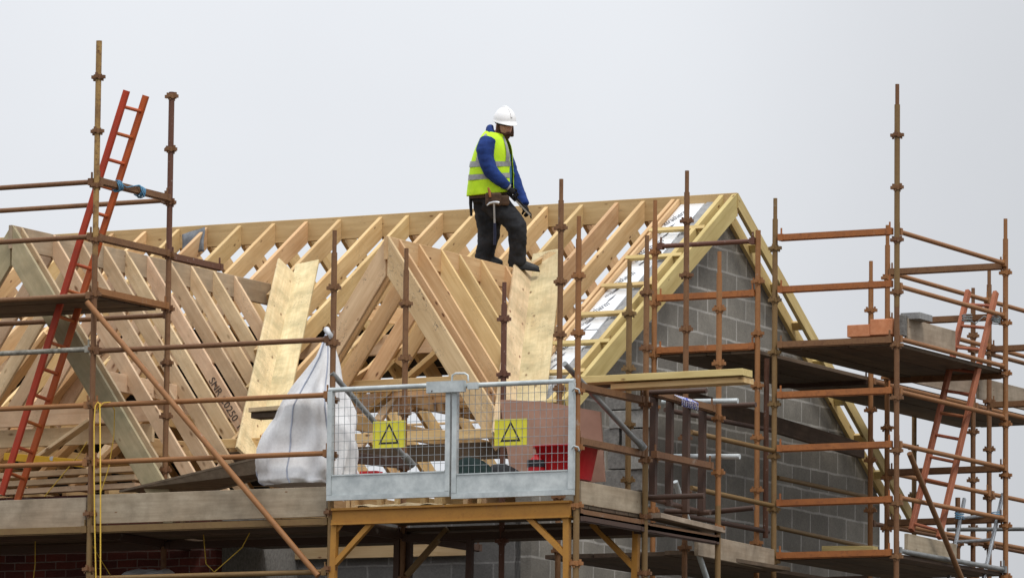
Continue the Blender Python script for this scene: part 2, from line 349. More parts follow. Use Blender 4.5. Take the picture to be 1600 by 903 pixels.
# ------------------------------------------------------------------ the house: walls
RY, RZ, TP = 7.3, 9.29, .65                     # ridge line and slope of the main roof
def zmain(y): return RZ - abs(RY-y)*TP
EY0, EY1 = 3.0, 11.6
gw = thing('gable_wall', 'grey concrete block gable wall standing under the right end of the roof', 'wall', (.24, 7.3, 0))
poly = [(.12, 3.3, 0), (.12, 11.3, 0), (.12, 11.3, zmain(11.3)-.13), (.12, 7.3, RZ-.13), (.12, 3.3, zmain(3.3)-.13)]
MB().prism(poly, (.17, 0, 0)).build('outer_leaf', M['block_wall'], gw, (0, .11, 0))
from mathutils import noise as NZ
mt = MB()                                      # ragged mortar bedding on the sloping wall head
for sg in (1, -1):
    rgs = []
    for k in range(90):
        y = RY + sg*.045*k
        if abs(y-RY) > 3.95: break
        e = .035*NZ.noise(V((y*5, 1.7, 0)))+.02*NZ.noise(V((y*17, 4.7, 0))); h = -.055+.02*NZ.noise(V((y*7, 9.1, 0)))
        zz = zmain(y); xs = (.152+e*.8, .175+e*.5, .24, .305)
        rgs.append([V((x, y, zz-.13)) for x in (xs[0], xs[-1])][::-1] + [V((xs[0], y, zz+h-.03)), V((xs[1], y, zz+h)), V((xs[2], y, zz+h+.012*NZ.noise(V((y*9, 3, 2))))), V((xs[3], y, zz+h-.01))])
    mt.rings(rgs, 0, True, True, False)
mt.build('mortar_bed', M['mortar'], gw)
# low block wall under the middle dormer and the brick front of the left wing
fw_ = thing('block_front_wall', 'dark grey block wall low under the middle dormer behind the scaffold deck', 'wall', (-.9, 3.35, 0))
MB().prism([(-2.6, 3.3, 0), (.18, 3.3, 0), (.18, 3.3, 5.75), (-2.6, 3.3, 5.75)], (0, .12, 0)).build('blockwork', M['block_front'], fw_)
timber('wall_plate', (-3.4, 3.24, 5.615), (-.35, 3.24, 5.60), .045, .2, M['fascia'], fw_)
bw = thing('brick_wall', 'dark red brick wall of the left wing below the scaffold deck', 'wall', (-4.5, 1.8, 0))
MB().prism([(-7.5, 1.75, 0), (-2.2, 1.75, 0), (-2.2, 1.75, 5.95), (-7.5, 1.75, 5.95)], (0, .1, 0)).build('brickwork', M['brick'], bw, (0, 0, .02))
MB().prism([(-2.3, 1.86, 0), (-2.2, 1.86, 0), (-2.2, 1.86, 5.75), (-2.3, 1.86, 5.75)], (0, 1.45, 0)).build('return_wall', M['conc'], bw)
rw = thing('rear_wall', 'grey block rear wall glimpsed behind the roof timbers', 'wall', (-4, 11.2, 0))
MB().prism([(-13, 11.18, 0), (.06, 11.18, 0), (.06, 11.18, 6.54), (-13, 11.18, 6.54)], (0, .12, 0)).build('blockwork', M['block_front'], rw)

# ------------------------------------------------------------------ main roof
mr = thing('main_roof_frame', 'open pitched frame of pale pine rafters running from long ridge board to the block gable', 'roof frame', (-3, 7.3, 6))
timber('ridge_board', (-13, RY, RZ+.012), (.498, RY, RZ+.012), .04, .235, M['ridge'], mr)
cutv = TP/1.0
cosp = 1/math.sqrt(1+TP*TP)
RW, RH = .044, .19
Ldx, Ldz, Ldy = -4.15, 8.46, 1.17              # left dormer: ridge x, z and front y
Mdx, Mdz, Mdy = -1.12, 8.42, 3.0               # middle dormer
DT = 1.43                                      # slope of both dormers
def valley_y(x):
    """front-slope y below which a dormer covers the main slope at x, or None"""
    ys = []
    for dx, dz in ((Ldx, Ldz), (Mdx, Mdz)):
        z = dz - abs(x-dx)*DT; y = RY - (RZ-z)/TP
        if y > EY0+.3: ys.append(y)
    return max(ys) if ys else None
tops = [-240, -188, -136, -84, -32, 20, 72, 125, 177, 228, 280, 323, 376, 429, 480, 532, 596, 638, 691, 745, 800, 855, 910, 965, 1006, 1053]
rx = [onY(p, 335 - (p-650)*.06, RY).x for p in tops]
for i, x in enumerate(rx):
    yv = valley_y(x); y1 = EY0 if yv is None else yv + .02
    timber('rafter', (x, RY-.022, zmain(RY-.022)), (x, y1, zmain(y1)), RW, RH, M['pine'], mr, c0=TP)
    timber('rafter', (x+.02, RY+.022, zmain(RY+.022)), (x+.02, EY1, zmain(EY1)), RW, RH, M['pine'], mr, c0=TP)
for y, dz, h in ((5.35, .20, .2), (9.4, .2, .2)):        # purlins on edge under both slopes
    timber('purlin', (-13, y, zmain(y)-dz-.03), (-.1, y, zmain(y)-dz-.03), .07, h, M['pine_grey'], mr)
for k, x in enumerate(rx[2::4]):
    timber('strut', (x+.06, 9.3, zmain(9.3)-.3), (x+.06, 7.6, 6.35), .045, .1, M['pine_grey'], mr, up=X)
for k, x in enumerate(rx[1::4]):
    timber('collar_tie', (x+.05, 4.4, 7.1), (x+.05, 10.2, 7.1), .044, .15, M['pine'], mr)
for k in range(18):
    x = -8.2+k*.47
    timber('ceiling_joist', (x, 3.3 if x > -2.2 else 1.9, 6.02), (x, 11.2, 6.02), .044, .17, M['pine'], mr)
blk = MB()                                     # dark sheets added on the rear slope to block sky between the rafters
for (xa, xb, ya, yb) in ((-14, -6.3, 8.7, 11.7), (-6.3, -3.3, 8.7, 9.5), (-3.3, -.1, 9.2, 9.9)):
    blk.prism([(xa, ya, zmain(ya)+.012), (xb, ya, zmain(ya)+.012), (xb, yb, zmain(yb)+.012), (xa, yb, zmain(yb)+.012)], (0, 0, .006))
blk.build('sky_blocker', M['blocker'], mr)
for y in (8.6, 9.0, 9.4, 9.8, 10.2, 10.6, 11.0): timber('batten', (-13, y, zmain(y)+.043), (.08, y, zmain(y)+.043), .04, .024, M['pine_grey'], mr)

# gable ladder: the two treated rakes with noggings that stand proud of the wall
gl = thing('gable_ladder', 'pale treated timber verge ladder framing the top of the block gable', 'roof frame', (.4, 7.3, 6.5))
for s, ye in ((-1, 3.55), (1, 11.75)):
    for x, hh in ((.475 if s < 0 else .492, .2 if s < 0 else .125), (.335 if s < 0 else .322, .2 if s < 0 else .125)):
        y0 = RY + s*.022 if x < .4 else RY + s*.002
        timber('rake', (x, y0, zmain(y0)+.012), (x, ye, zmain(ye)+.012), .05 if s < 0 else .042, hh, M['ladder_wood'], gl, c0=TP)
    for k in range(1, 9):
        y = RY + s*(.1+.52*k)
        if abs(y-RY) < 4.15:
            dz = .008 if s < 0 else -.02
            timber('nogging', (-.16 if s < 0 else .344, y, zmain(y)+dz), (.449 if s < 0 else .470, y, zmain(y)+dz), .044, .045 if s < 0 else .09, M['ladder_wood'], gl, up=V((0, -s*TP, 1)))
# foil faced insulation along the inside of the gable, with its print
fo = thing('foil_insulation_strip', 'shiny white printed insulation board laid up the slope beside the gable', 'insulation', (.05, 5.2, 7.8))
sl_d = V((0, -1, -TP)).normalized(); sl_n = V((0, -TP, 1)).normalized()
y = RY-.05; k = 0
while y > 3.4:
    y2 = max(y-1.18, 3.3); off = sl_n*(-.05 + .006*(k % 2))
    a, b_ = V((-.115, y, zmain(y)))+off, V((-.115, y2+.012, zmain(y2+.012)))+off
    pn = MB().prism([a, b_, b_+V((.265, 0, 0)), a+V((.265, 0, 0))], sl_n*-.06).build('insulation_panel', M['foil'], fo)
    for j, tt in enumerate((.36, .50, .84, .95)):
        p = a.lerp(b_, tt) + V((.03+.02*(j % 2), 0, 0)) + sl_n*.002
        text('print', 'xtratherm' if j % 2 == 0 else 'xtratherm', (.085 if j % 2 == 0 else .05), M['ink'] if j % 2 == 0 else M['ink_grey'], pn, p, -sl_d + X*.42, X*-1+V((0, 0, .42)) , .0008)
        for q in range(3):
            pp = p + sl_d*(.06+.03*q) + X*.06
            MB().bar(pp, pp - sl_d*.11 + X*.03, .006, .0012, sl_n).build('print', M['ink_grey'], pn)
    y = y2; k += 1
timber('edge_batten', (-.14, RY-.03, zmain(RY-.03)+.0), (-.14, 3.2, zmain(3.2)+.0), .03, .15, M['pine'], fo, c0=TP)

# ------------------------------------------------------------------ dormers
def dormer(name, label, dx, dz, fy, ys, mat, wallz, front, ext=.02):
    t = thing(name, label, 'roof frame', (dx, fy, wallz))
    yend = RY - (RZ-dz)/TP
    timber('ridge_board', (dx, fy-.026, dz+.004), (dx, yend, dz+.004), .04, .22, M['ridge_grey'] if mat is M['pine_grey'] else mat, t)
    for i, y in enumerate(ys):
        for s in (1, -1):
            yy = y if s > 0 else y+.03
            # foot of the rafter: on the valley, or on the wall plate in front
            zf = max(RZ - (RY-yy)*TP, wallz)
            if dz - zf < .25: continue
            xe = dx + s*((dz-zf)/DT + (ext if s > 0 else .02))
            m2 = front if (i == 0 and front) else (M['pine_pink'] if (i % 5 == 3 and s > 0 and name.startswith('left')) else mat)
            timber('rafter', (dx+s*.021, yy, dz), (xe, yy, dz-(abs(xe-dx))*DT), (.04 if i else .044), (.135 if mat is M['pine_grey'] else .155) if i else .215, m2, t, c0=DT)
    return t, yend
lpx = [10, 32, 82, 124, 161, 195, 229, 263, 297, 332, 365, 397]
lys = [Ldy] + [onX(p, 355+(p-10)*.21, Ldx).y for p in lpx[1:]]
ld, lend = dormer('left_dormer_frame'.replace('left_', ''), 'steep dormer frame at the left with grey pine rafters and green front rafter', Ldx, Ldz, Ldy, lys, M['pine_grey'], 6.0, M['treated'], .22)
mpx = [607, 622, 653, 688, 716, 750, 788, 815]
mys = [Mdy] + [onX(p, 375+(p-605)*.208, Mdx).y for p in mpx[1:]]
md, mend = dormer('dormer_frame', 'smaller steep middle dormer frame of clean yellow pine under the worker', Mdx, Mdz, Mdy, mys, M['pine'], 6.3, M['pine_marked'])
# valley boards: a pair of wide planks, one on each slope of the valley
def valley(t, dx, dz, s, zend, mat, wds=(.22, .235)):
    def vp(z): return V((dx+s*(dz-z)/DT, RY-(RZ-z)/TP, z))
    a, b_ = vp(dz+.06), vp(zend); d = (b_-a).normalized()
    nm = V((0, -TP, 1)).normalized(); nd = V((s*DT, 0, 1)).normalized()
    if s > 0:
        sm, sdn = nm.cross(d).normalized(), d.cross(nd).normalized()
    else:
        sm, sdn = d.cross(nm).normalized(), nd.cross(d).normalized()
    if sm.x*s < 0: sm = -sm
    if sdn.x*s > 0: sdn = -sdn
    for sd_, nv, wd in ((sm, nm, wds[1]), (sdn, nd, wds[0])):
        o0 = nv*.034
        timber('valley_board', a-d*(.28 if nv is nm else .04)+sd_*(wd/2+.004)+o0, b_+sd_*(wd/2+.004)+o0, wd, .026, mat, t, up=nv)
valley(ld, Ldx+.27, Ldz, 1, 6.25, M['pine_pale'], (.245, .25))
valley(md, Mdx, Mdz, 1, 6.3, M['pine_pale'], (.25, .31))
valley(md, Mdx, Mdz, -1, 6.5, M['pine'], (.1, .12))
timber('tie_beam', (-2.9, 2.9, 6.55), (.3, 2.9, 6.55), .045, .09, M['pine'], md)
timber('tie_beam', (-2.9, 3.05, 6.44), (.3, 3.05, 6.44), .045, .16, M['deck'], md)
timber('sill', (-2.4, 3.36, 6.19), (.05, 3.36, 6.19), .09, .1, M['pine'], md)
timber('sole_plate', (-2.4, 3.36, 5.86), (.05, 3.36, 5.86), .09, .1, M['pine'], md)
for px in (552, 600, 668, 690, 735, 757): 
    p = onY(px, 700, 3.36); timber('stud', (p.x, 3.36, 5.86), (p.x, 3.36, 6.09), .09, .05, M['pine'], md, up=X)
timber('brace', onY(690, 745, 3.3), onY(735, 690, 3.3), .05, .07, M['pine_pale'], md, up=V((0,-1,0)))
for k in range(5):
    y = 3.7+.55*k
    timber('ceiling_tie', (Mdx-.75-.02*k, y, 7.15), (Mdx+.75, y, 7.15), .044, .12, M['pine'], md)
for (pa, pb, yy) in (((545, 470), (600, 478), 4.6),):
    timber('trimmer', onY(*pa, yy), onY(640, 484, yy), .045, .16, M['pine'], md)
for (pa, pb, yy, m_) in (((690, 540), (575, 640), 4.2, 'pine'), ((740, 560), (640, 640), 4.9, 'pine_grey'), ((712, 560), (770, 640), 4.4, 'pine')):
    timber('brace', onY(*pa, yy), onY(*pb, yy), .045, .13, M[m_], md, up=V((0, -1, 0)))
# pieces inside the left dormer
for (z0, yy, h) in ((6.86, 2.1, .2), (6.64, 2.15, .17)):
    timber('tie_beam', (-6.6, yy, z0), (-3.15, yy, z0), .045, h, M['pine_grey'], ld)
for (a, b_, yy) in (((-60, 690), (70, 520), 3.1), ((-20, 740), (130, 560), 3.5), ((40, 760), (200, 600), 3.9), ((110, 760), (240, 640), 4.3), ((-60, 590), (40, 450), 2.6)):
    timber('brace', onY(*b_, yy), onY(*a, yy), .045, .16, M['pine'], ld, up=V((0, -1, 0)))
timber('cross_piece', onX(148, 576, -3.3) , onX(285, 604, -3.3), .05, .17, M['pine_grey'], ld)
timber('cross_piece', onY(200, 683, 2.6), onY(300, 690, 2.6), .06, .16, M['pine'], ld)
for k in range(3):
    timber('binder', onY(-20, 741+k*13, 1.7+.02*k), onY(215, 728+k*13, 1.7+.02*k), .1, .05, M['pine_grey'], ld)
gsv = []
for i in range(9):
    for j in range(9):
        p = onY(284+4.4*i, 364 + 3.6*j - 1.2*i*(1-j/8), 7.19-.012*j); gsv.append(p + V((0, .035*NZ.noise(p*6.), .03*NZ.noise(p*7.+V((3, 1, 2))))))
gsm = MB().add(gsv, [(i*9+j, i*9+j+1, (i+1)*9+j+1, (i+1)*9+j) for i in range(8) for j in range(8)], 0, True).build('plastic_sheet', M['grey_sheet'])
gsm.modifiers.new('t', 'SOLIDIFY').thickness = .004
tag(gsm, 'crumpled dark grey plastic sheet caught between rafters near the left end of the ridge', 'plastic sheet')
# stamps on the timber
d55 = V((1, 0, -DT)).normalized(); n55 = V((DT, 0, 1)).normalized()
def proj(p):
    v = p-CAM; wv = v.dot(FW); return V((800+FPX*v.dot(RT)/wv, 451.5-FPX*v.dot(UP)/wv))
best = None
for o in ld.children:
    if not o.name.startswith('rafter') or WM[o].translation.x < Ldx: continue
    for k in range(10, 40):
        p = V((Ldx+.021, WM[o].translation.y-.0235, Ldz)) + d55*(k*.06) - n55*.13
        e = (proj(p)-V((318, 604))).length
        if best is None or e < best[0]: best = (e, o, p)
text('stamp', 'SNR C0250  M', .105, M['stamp'], best[1], best[2], d55, n55)
text('stamp', 'C030', .09, M['stamp'], md, onY(562, 480, 4.575), X, Z)

# ------------------------------------------------------------------ scaffolding
LV = .5
def coupler_mesh(mat, r=.028):
    mb = MB()
    mb.tube((0, 0, -.022), (0, 0, .022), r+.009, 12)
    for a in range(4):
        c, s = math.cos(a*math.pi/2), math.sin(a*math.pi/2); R = Matrix.Rotation(a*math.pi/2, 3, 'Z')
        mb.box(R @ V((.047, 0, 0)), (.036, .034, .030), R)
        mb.box(R @ V((.042, 0, .024 if a % 2 == 0 else -.024)), (.014, .022, .026), R)
    me = mb.mesh('coupler', mat); return me
CM = {}
def standard(t, x, y, pytop, nodes_px, mat, zbot=0.0, spig=True, lean=0.0, upper=None, px=None, lower=None):
    """one upright: nodes_px gives the picture heights of two pressings, the rest follow every half metre"""
    pt = onY(px if px else 0, pytop, y) if px else None
    zt = zat(x, y, pytop); zn = zat(x, y, nodes_px)
    mb = MB(); zs = zt - (.20 if spig else 0)
    o0 = V((x, y, zbot))
    mb.tube((x, y, zbot), (x, y, zs), .0265, 14)
    if spig: mb.tube((x, y, zs-.003), (x, y, zt), .0195, 12)
    st = mb.build('standard', mat, t, o0)
    if upper is not None:
        u0 = zat(x, y, upper[0]); MB().tube((x, y, u0), (x, y, zs+.004 if spig else zt+.004), .0272, 14).build('painted_sleeve', upper[1], st)
    if lower is not None:
        u1 = zat(x, y, lower[0]); MB().tube((x, y, zbot), (x, y, u1), .0272, 14).build('painted_sleeve', lower[1], st)
    if mat not in CM: CM[mat] = coupler_mesh(mat)
    z = zn
    lim = zt-.27 if spig else zt-.03
    while z + LV < lim: z += LV
    while z > max(zbot, 4.6):
        if z < zt: put('coupler', CM[mat], None, st, Matrix.Translation((x, y, z)) @ Matrix.Rotation(random.choice((0, math.pi/2, math.pi)) + random.uniform(-.12, .12), 4, 'Z'))
        z -= LV
    return st
def zat(x, y, py):
    """height of the point above (x, y) that shows at picture row py"""
    lo, hi = 0., 20.
    for _ in range(40):
        m = (lo+hi)/2; v = V((x, y, m))-CAM; r = 451.5 - FPX*v.dot(UP)/v.dot(FW)
        if r > py: lo = m
        else: hi = m
    return lo
def xat(px, y): return onY(px, 500, y).x
def ledger(t, p, q, mat, kind='tube', name='ledger', r=.0235, wedge=True):
    p, q = V(p), V(q); mb = MB(); d = (q-p).normalized()
    a, b_ = p + d*.05, q - d*.05
    if kind == 'tube': mb.tube(a, b_, r, 12)
    else:
        mb.bar(a, b_, .050, .056); mb.bar(a+V((0, 0, -.033)), b_+V((0, 0, -.033)), .022, .012)   # a transom of box section with a lip
    for e in (a, b_):
        mb.bar(e-d*.026, e+d*.026, .058, .064)
        if wedge: mb.box(e+V((0, 0, .03)), (.012, .016, .12))
    return mb.build(name, mat, t)
def plank(t, p, q, wd, th, mat, name, up=Z): return timber(name, p, q, wd, th, mat, t, up=up)
def deck(t, x0, x1, y0, y1, z, along='x', mat='deck', n=None):
    span = (y1-y0) if along == 'x' else (x1-x0); n = n or max(1, int(span/.232)); wd = span/n
    for k in range(n):
        c = (y0 if along == 'x' else x0) + wd*(k+.5); dz = random.uniform(-.004, .004)
        if along == 'x': plank(t, (x0+random.uniform(-.02, .02), c, z+dz), (x1+random.uniform(-.02, .02), c, z+dz), wd-.007, .038, M[mat], 'deck_board')
        else: plank(t, (c, y0+random.uniform(-.02, .02), z+dz), (c, y1+random.uniform(-.02, .02), z+dz), wd-.007, .038, M[mat], 'deck_board')

fs = thing('front_scaffold', 'rust brown tube scaffold with plank decks along the front of the house', 'scaffolding', (-1.3, 0, 0))
IY, JY = 1.3, 2.84
standard(fs, -2.5, 0, 65, 548+83, M['rust'], spig=False, upper=(400, M['flecked']), lower=(772, M['ochre']))
standard(fs, -2.5, IY, 145, 151, M['rust'], spig=False, upper=(405, M['rust_dark']))
standard(fs, 0, 0, 360, 537, M['rust'], lower=(770, M['ochre']))
standard(fs, .02, IY, 388, 560, M['rust'])
standard(fs, 1.03, IY, 441, 585, M['rust_dark'])
standard(fs, xat(875, JY), JY, 280, 440, M['rust'])
standard(fs, 2.44, 0, 338, 521, M['copper'], lower=(700, M['ochre']))
standard(fs, 2.46, IY, 368, 457, M['rust'], spig=True, lower=(720, M['ochre']))
standard(fs, xat(983, 1.62), 1.62, 408, 490, M['ochre'], zbot=5.5)
standard(fs, xat(1072, JY), JY, 267, 430, M['rust'])
standard(fs, 2.44, JY, 393, 568, M['copper'], lower=(790, M['ochre']))
standard(fs, -5.0, 0, 200, 631, M['rust'])
standard(fs, -5.0, IY, 200, 631, M['rust'])
def F(px0, py0, px1, py1, y=0): return onY(px0, py0, y), onY(px1, py1, y)
xl = onY(-260, 600).x
for za, zb, mt_ in ((294, 285, 'rust'), (380, 369, 'rust'), (470, 461, 'rust'), (553, 545, 'galv_worn'), (640, 632, 'copper'), (730, 721, 'copper')):
    z = (onY(0, za).z + onY(135, zb).z)/2; ledger(fs, (-5.0, 0, z), (-2.5, 0, z), M[mt_])
z = (onY(0, 328, IY).z + onY(255, 315, IY).z)/2; ledger(fs, (-5.0, IY, z), (-2.5, IY, z), M['rust'])
for a, b_, mt_ in ((548, 531, 'rust'), (632, 618, 'copper'), (720, 710, 'copper'), (903, 893, 'ochre')):
    z = (onY(155, a).z + onY(505, b_).z)/2; ledger(fs, (-2.5, 0, z), (0, 0, z), M[mt_])
# transoms at the left stack, the upper two stepping past the inner upright
zt1 = (onX(160, 284, -2.5).z + onX(262, 309, -2.5).z)/2; ledger(fs, (-2.5, 0, zt1), (-2.5, IY, zt1), M['rust'], 'angle', 'transom')
zt2 = (onX(160, 371, -2.5).z + onX(262, 397, -2.5).z)/2; ledger(fs, (-2.5, 0, zt2), (-2.5, IY, zt2), M['rust'], 'angle', 'transom')
ledger(fs, (-2.5, IY+.02, zt2-.02), (-2.5, IY+.98, zt2-.02), M['rust_dark'], 'angle', 'transom')
zt3 = (onX(160, 455, -2.5).z + onX(262, 480, -2.5).z)/2; ledger(fs, (-2.5, 0, zt3), (-2.5, IY, zt3), M['copper'], 'angle', 'transom')
deck(fs, -5.0, -2.53, .03, 1.12, zt3-.02)
ledger(fs, (-5.0, IY+.06, zt3-.075), (-2.5, IY+.06, zt3-.075), M['rust'])
# the low lift: decks, edge ledgers, toe boards
ZD = 5.50
deck(fs, -5.0, -.02, .05, IY, ZD); deck(fs, -5.0, -2.3, IY, 1.72, ZD, n=2); deck(fs, -2.2, 2.4, IY, 2.62, ZD)
for xa, xb in ((-5.0, -2.5), (-2.5, 0)): ledger(fs, (xa, 0, ZD-.04), (xb, 0, ZD-.04), M['ochre'], 'angle')
for xa, xb in ((-5.0, -2.5), (-2.5, 0), (0, 2.44)): ledger(fs, (xa, IY, ZD-.09), (xb, IY, ZD-.09), M['dark'], 'angle')
for xx in (-5.0, -2.5, 0, 2.44): ledger(fs, (xx, 0, ZD-.07), (xx, IY, ZD-.07), M['dark'], 'angle', 'transom'); ledger(fs, (xx, IY, ZD-.07), (xx, JY, ZD-.07), M['dark'], 'angle', 'transom')
plank(fs, onY(-200, 789, .03), onY(136, 777, .03), .038, .265, M['weathered'], 'toe_board')
plank(fs, onY(144, 773, .035), onY(512, 760, .035), .038, .265, M['weathered'], 'toe_board')
plank(fs, onX(905, 751, 2.41), onX(1004, 769, 2.41), .038, .2, M['weathered'], 'toe_board')
ledger(fs, (2.44, 0, ZD-.03), (2.44, IY, ZD-.03), M['rust'], 'angle')
plank(fs, onX(1017, 801, 2.40), onX(1118, 825, 2.40), .2, .045, M['weathered'], 'edge_plank')
ledger(fs, (2.44, IY, ZD-.05), (2.44, JY, ZD-.05), M['rust'], 'angle')
for a, b_ in ((691, 706),): 
    z = (onX(910, a, 2.44).z + onX(1000, b_, 2.44).z)/2; ledger(fs, (2.44, 0, z), (2.44, IY, z), M['rust'], 'angle')
z = (onX(910, 606, 2.44).z+onX(1000, 622, 2.44).z)/2; ledger(fs, (2.44, 0, z), (2.44, IY, z), M['rust'], 'angle')
for pa, pb in (((1022, 612), (1116, 639)), ((1020, 709), (1113, 728))):
    ledger(fs, onX(*pa, 2.44), onX(*pb, 2.44), M['rust'], 'angle')
MB().tube(onY(136, 472, -.06), onY(497, 899, -.06), .0265, 12).build('brace', M['copper'], fs)
for zz, mm in ((ZD-1.0, 'dark'),): ledger(fs, (2.44, 0, zz), (2.44, IY, zz), M[mm])
def lt(t, pa, pb, pl, v, mat, name='tube', r=.0242):
    f_ = onY if pl == 'y' else onX
    return MB().tube(f_(*pa, v), f_(*pb, v), r, 12).build(name, M[mat], t)
# ladder guard of dark uprights at the corner, and the stub tubes round it
guard = thing('ladder_guard', 'dark steel guard of upright bars fixed at the corner of the front scaffold', 'guard', (2.3, 2.1, 5.5))
for px_, a, b_ in ((1022, 618, 780), (1047, 626, 790), (1073, 632, 800), (1098, 638, 800)): 
    p, q = onX(px_, a, 2.34), onX(px_-2, b_, 2.34); MB().bar(p, q, .05, .06, X).build('upright', M['dark'], guard)
lt(guard, (1012, 777), (1100, 801), 'x', 2.3, 'dark', 'bottom_rail')
lt(guard, (1015, 616), (1105, 640), 'x', 2.37, 'dark', 'top_rail', .02)
tl = 'short %s tube %s'
def stub(label, pa, pb, y, mat, r=.0242):
    o = MB().tube(onY(*pa, y), onY(*pb, y), r, 14).build('tube', M[mat]); return tag(o, label, 'tube', 'loose stub tubes at the corner')
stub('dark stub tube sticking out right under the stacked planks', (1003, 613), (1104, 610), 1.5, 'dark')
stub('dark stub tube beside the blue and white cord', (1105, 635), (1181, 632), 2.95, 'dark')
stub('silver stub tube sticking out past the blue and white cord', (1035, 628), (1153, 626), 2.75, 'galv')
stub('silver stub tube across the middle of the dark ladder guard', (1045, 713), (1156, 713), 2.9, 'galv')
stub('dark stub tube at the foot of the ladder guard, left one', (1012, 777), (1100, 774), 1.4, 'dark')
stub('long dark stub tube at the foot of the ladder guard reaching right', (1090, 802), (1178, 793), 2.9, 'dark')
stub('dark tube lying low behind the long stub', (1040, 798), (1110, 800), 2.7, 'dark')
pr = thing('steel_prop', 'shiny galvanised tube leaning down through the gap below the ladder guard', 'prop', onX(1083, 832, 2.1))
MB().tube(onX(1055, 752, 2.1), onX(1108, 915, 2.1), .026, 14).build('tube', M['galv'], pr)
MB().tube(onX(1062, 774, 2.1), onX(1066, 786, 2.1), .036, 12).build('collar', M['galv'], pr)
cdm = MB()
for k in range(9):
    p = onX(1054+k*3.2, 617+k*.9, 2.47); q = onX(1066+k*3.0, 634+k*.8, 2.50)
    cdm.path([p, p.lerp(q, .5)+V((.04, -.01, .012)), q], .006, 6)
tag(cdm.build('cord', M['cord']), 'blue and white cord bound round the flat rail above the ladder guard', 'cord')

# ------------------------------------------------------------------ loading bay: yellow steel platform with its gates
lb = thing('loading_bay', 'yellow steel loading platform projecting from the scaffold under the mesh gates', 'platform', (1.22, 0, 4.9))
zb = (onY(525, 797).z + onY(885, 783).z)/2
MB().bar((.03, -.02, zb), (2.40, -.02, zb), .07, .02).bar((.03, -.02, zb-.065), (2.40, -.02, zb-.065), .014, .11).bar((.03, -.02, zb-.13), (2.40, -.02, zb-.13), .07, .016).build('edge_beam', M['yellow'], lb)
for k in range(5): plank(lb, (.02, .14+.26*k, zb+.0), (2.42, .14+.26*k, zb+.0), .25, .04, M['deck'], 'deck_board')
for (pa, pb, y) in (((524, 812), (520, 915), 0), ((886, 796), (886, 905), 0), ((622, 825), (620, 915), IY), ((995, 815), (992, 915), IY), ((640, 830), (638, 915), IY+.05), ((735, 835), (733, 915), IY)):
    MB().bar(onY(*pa, y), onY(*pb, y), .055, .055, X).build('post', M['yellow'] if y == 0 or pa[0] > 900 else M['dark'], lb)
for (pa, pb, y) in (((586, 811), (524, 880), 0), ((822, 804), (886, 868), 0), ((700, 825), (636, 898), IY), ((925, 818), (995, 890), IY)):
    MB().bar(onY(*pa, y), onY(*pb, y), .045, .05, Y).build('brace', M['yellow'] if y == 0 or pa[0] > 900 else M['ochre'], lb)
for (pa, pb, y) in (((540, 814), (524, 836), -.01), ((868, 800), (886, 822), -.01)):
    MB().prism([onY(*pa, y), onY(*pb, y), onY(pb[0], pa[1], y)], (0, .012, 0)).build('gusset', M['yellow'], lb)

GY = -.07
def gate(label, tl_, tr_, br_, bl_, kick, latch):
    t = thing('safety_gate', label, 'gate', onY(*bl_, GY), 'pair of mesh gates of the loading bay')
    p = [onY(*q, GY) for q in (tl_, tr_, br_, bl_)]
    zt_ = (p[0].z+p[1].z)/2; zb_ = (p[2].z+p[3].z)/2; x0 = (p[0].x+p[3].x)/2; x1 = (p[1].x+p[2].x)/2
    zk = (onY(kick[0], kick[1], GY).z)
    fr = MB()
    fr.tube((x0, GY, zt_-.02), (x1, GY, zt_-.02), .022, 14); fr.bar((x0, GY, zb_+.02), (x1, GY, zb_+.02), .05, .045)
    for x in (x0+.022, x1-.022): fr.bar((x, GY, zb_+.045), (x, GY, zt_-.035), .05, .046, X)
    fr.build('frame', M['galv'], t)
    MB().box(((x0+x1)/2, GY-.012, (zb_+.042+zk)/2), (x1-x0-.092, .006, zk-zb_-.046)).bar((x0+.05, GY-.016, zk), (x1-.05, GY-.016, zk), .016, .012).build('kick_plate', M['galv'], t)
    mesh = MB(); n = 19; m_ = 10
    for k in range(1, n): x = x0+.04+(x1-x0-.08)*k/n; mesh.tube((x, GY, zk), (x, GY, zt_-.03), .0024, 6, cap=False)
    for k in range(1, m_): z = zk+(zt_-.03-zk)*k/m_; mesh.tube((x0+.04, GY-.005, z), (x1-.04, GY-.005, z), .0024, 6, cap=False)
    mesh.build('mesh_panel', M['wire'], t)
    for z in latch[1]:
        xx = x0-.03 if latch[0] < 0 else x1+.02
        MB().path([V((xx-.03, GY-.02, z)), V((xx, GY-.04, z+.02)), V((xx+.03, GY-.02, z+.01)), V((xx+.03, GY, z-.02))], .008, 8).build('hinge', M['galv'], t)
    return t, x0, x1, zb_, zt_
g1, gx0, gx1, gz0, gz1 = gate('left leaf of the galvanised mesh gate pair, beside the white bag', (514, 606), (706, 597), (703, 776), (512, 781), (600, 740), (-1, ()))
zl = onY(702, 605, GY).z
lk = MB().box((onY(701, 605, GY).x, GY-.045, zl), (.37, .05, .10)); lk.box((onY(742, 603, GY).x, GY-.03, zl+.0), (.1, .03, .06)); lk.build('latch_box', M['galv'], g1)
MB().path([onY(706, 592, GY-.02)+V((0, 0, -.02)), onY(707, 586, GY-.02), onY(712, 583, GY-.02), onY(726, 583, GY-.02), onY(731, 586, GY-.02), onY(732, 592, GY-.02)+V((0, 0, -.02))], .009, 8).build('latch_handle', M['galv'], g1)
MB().tube(onY(675, 611, GY-.072), onY(675, 611, GY-.068), .008, 8).build('latch_bolt', M['dark'], g1)
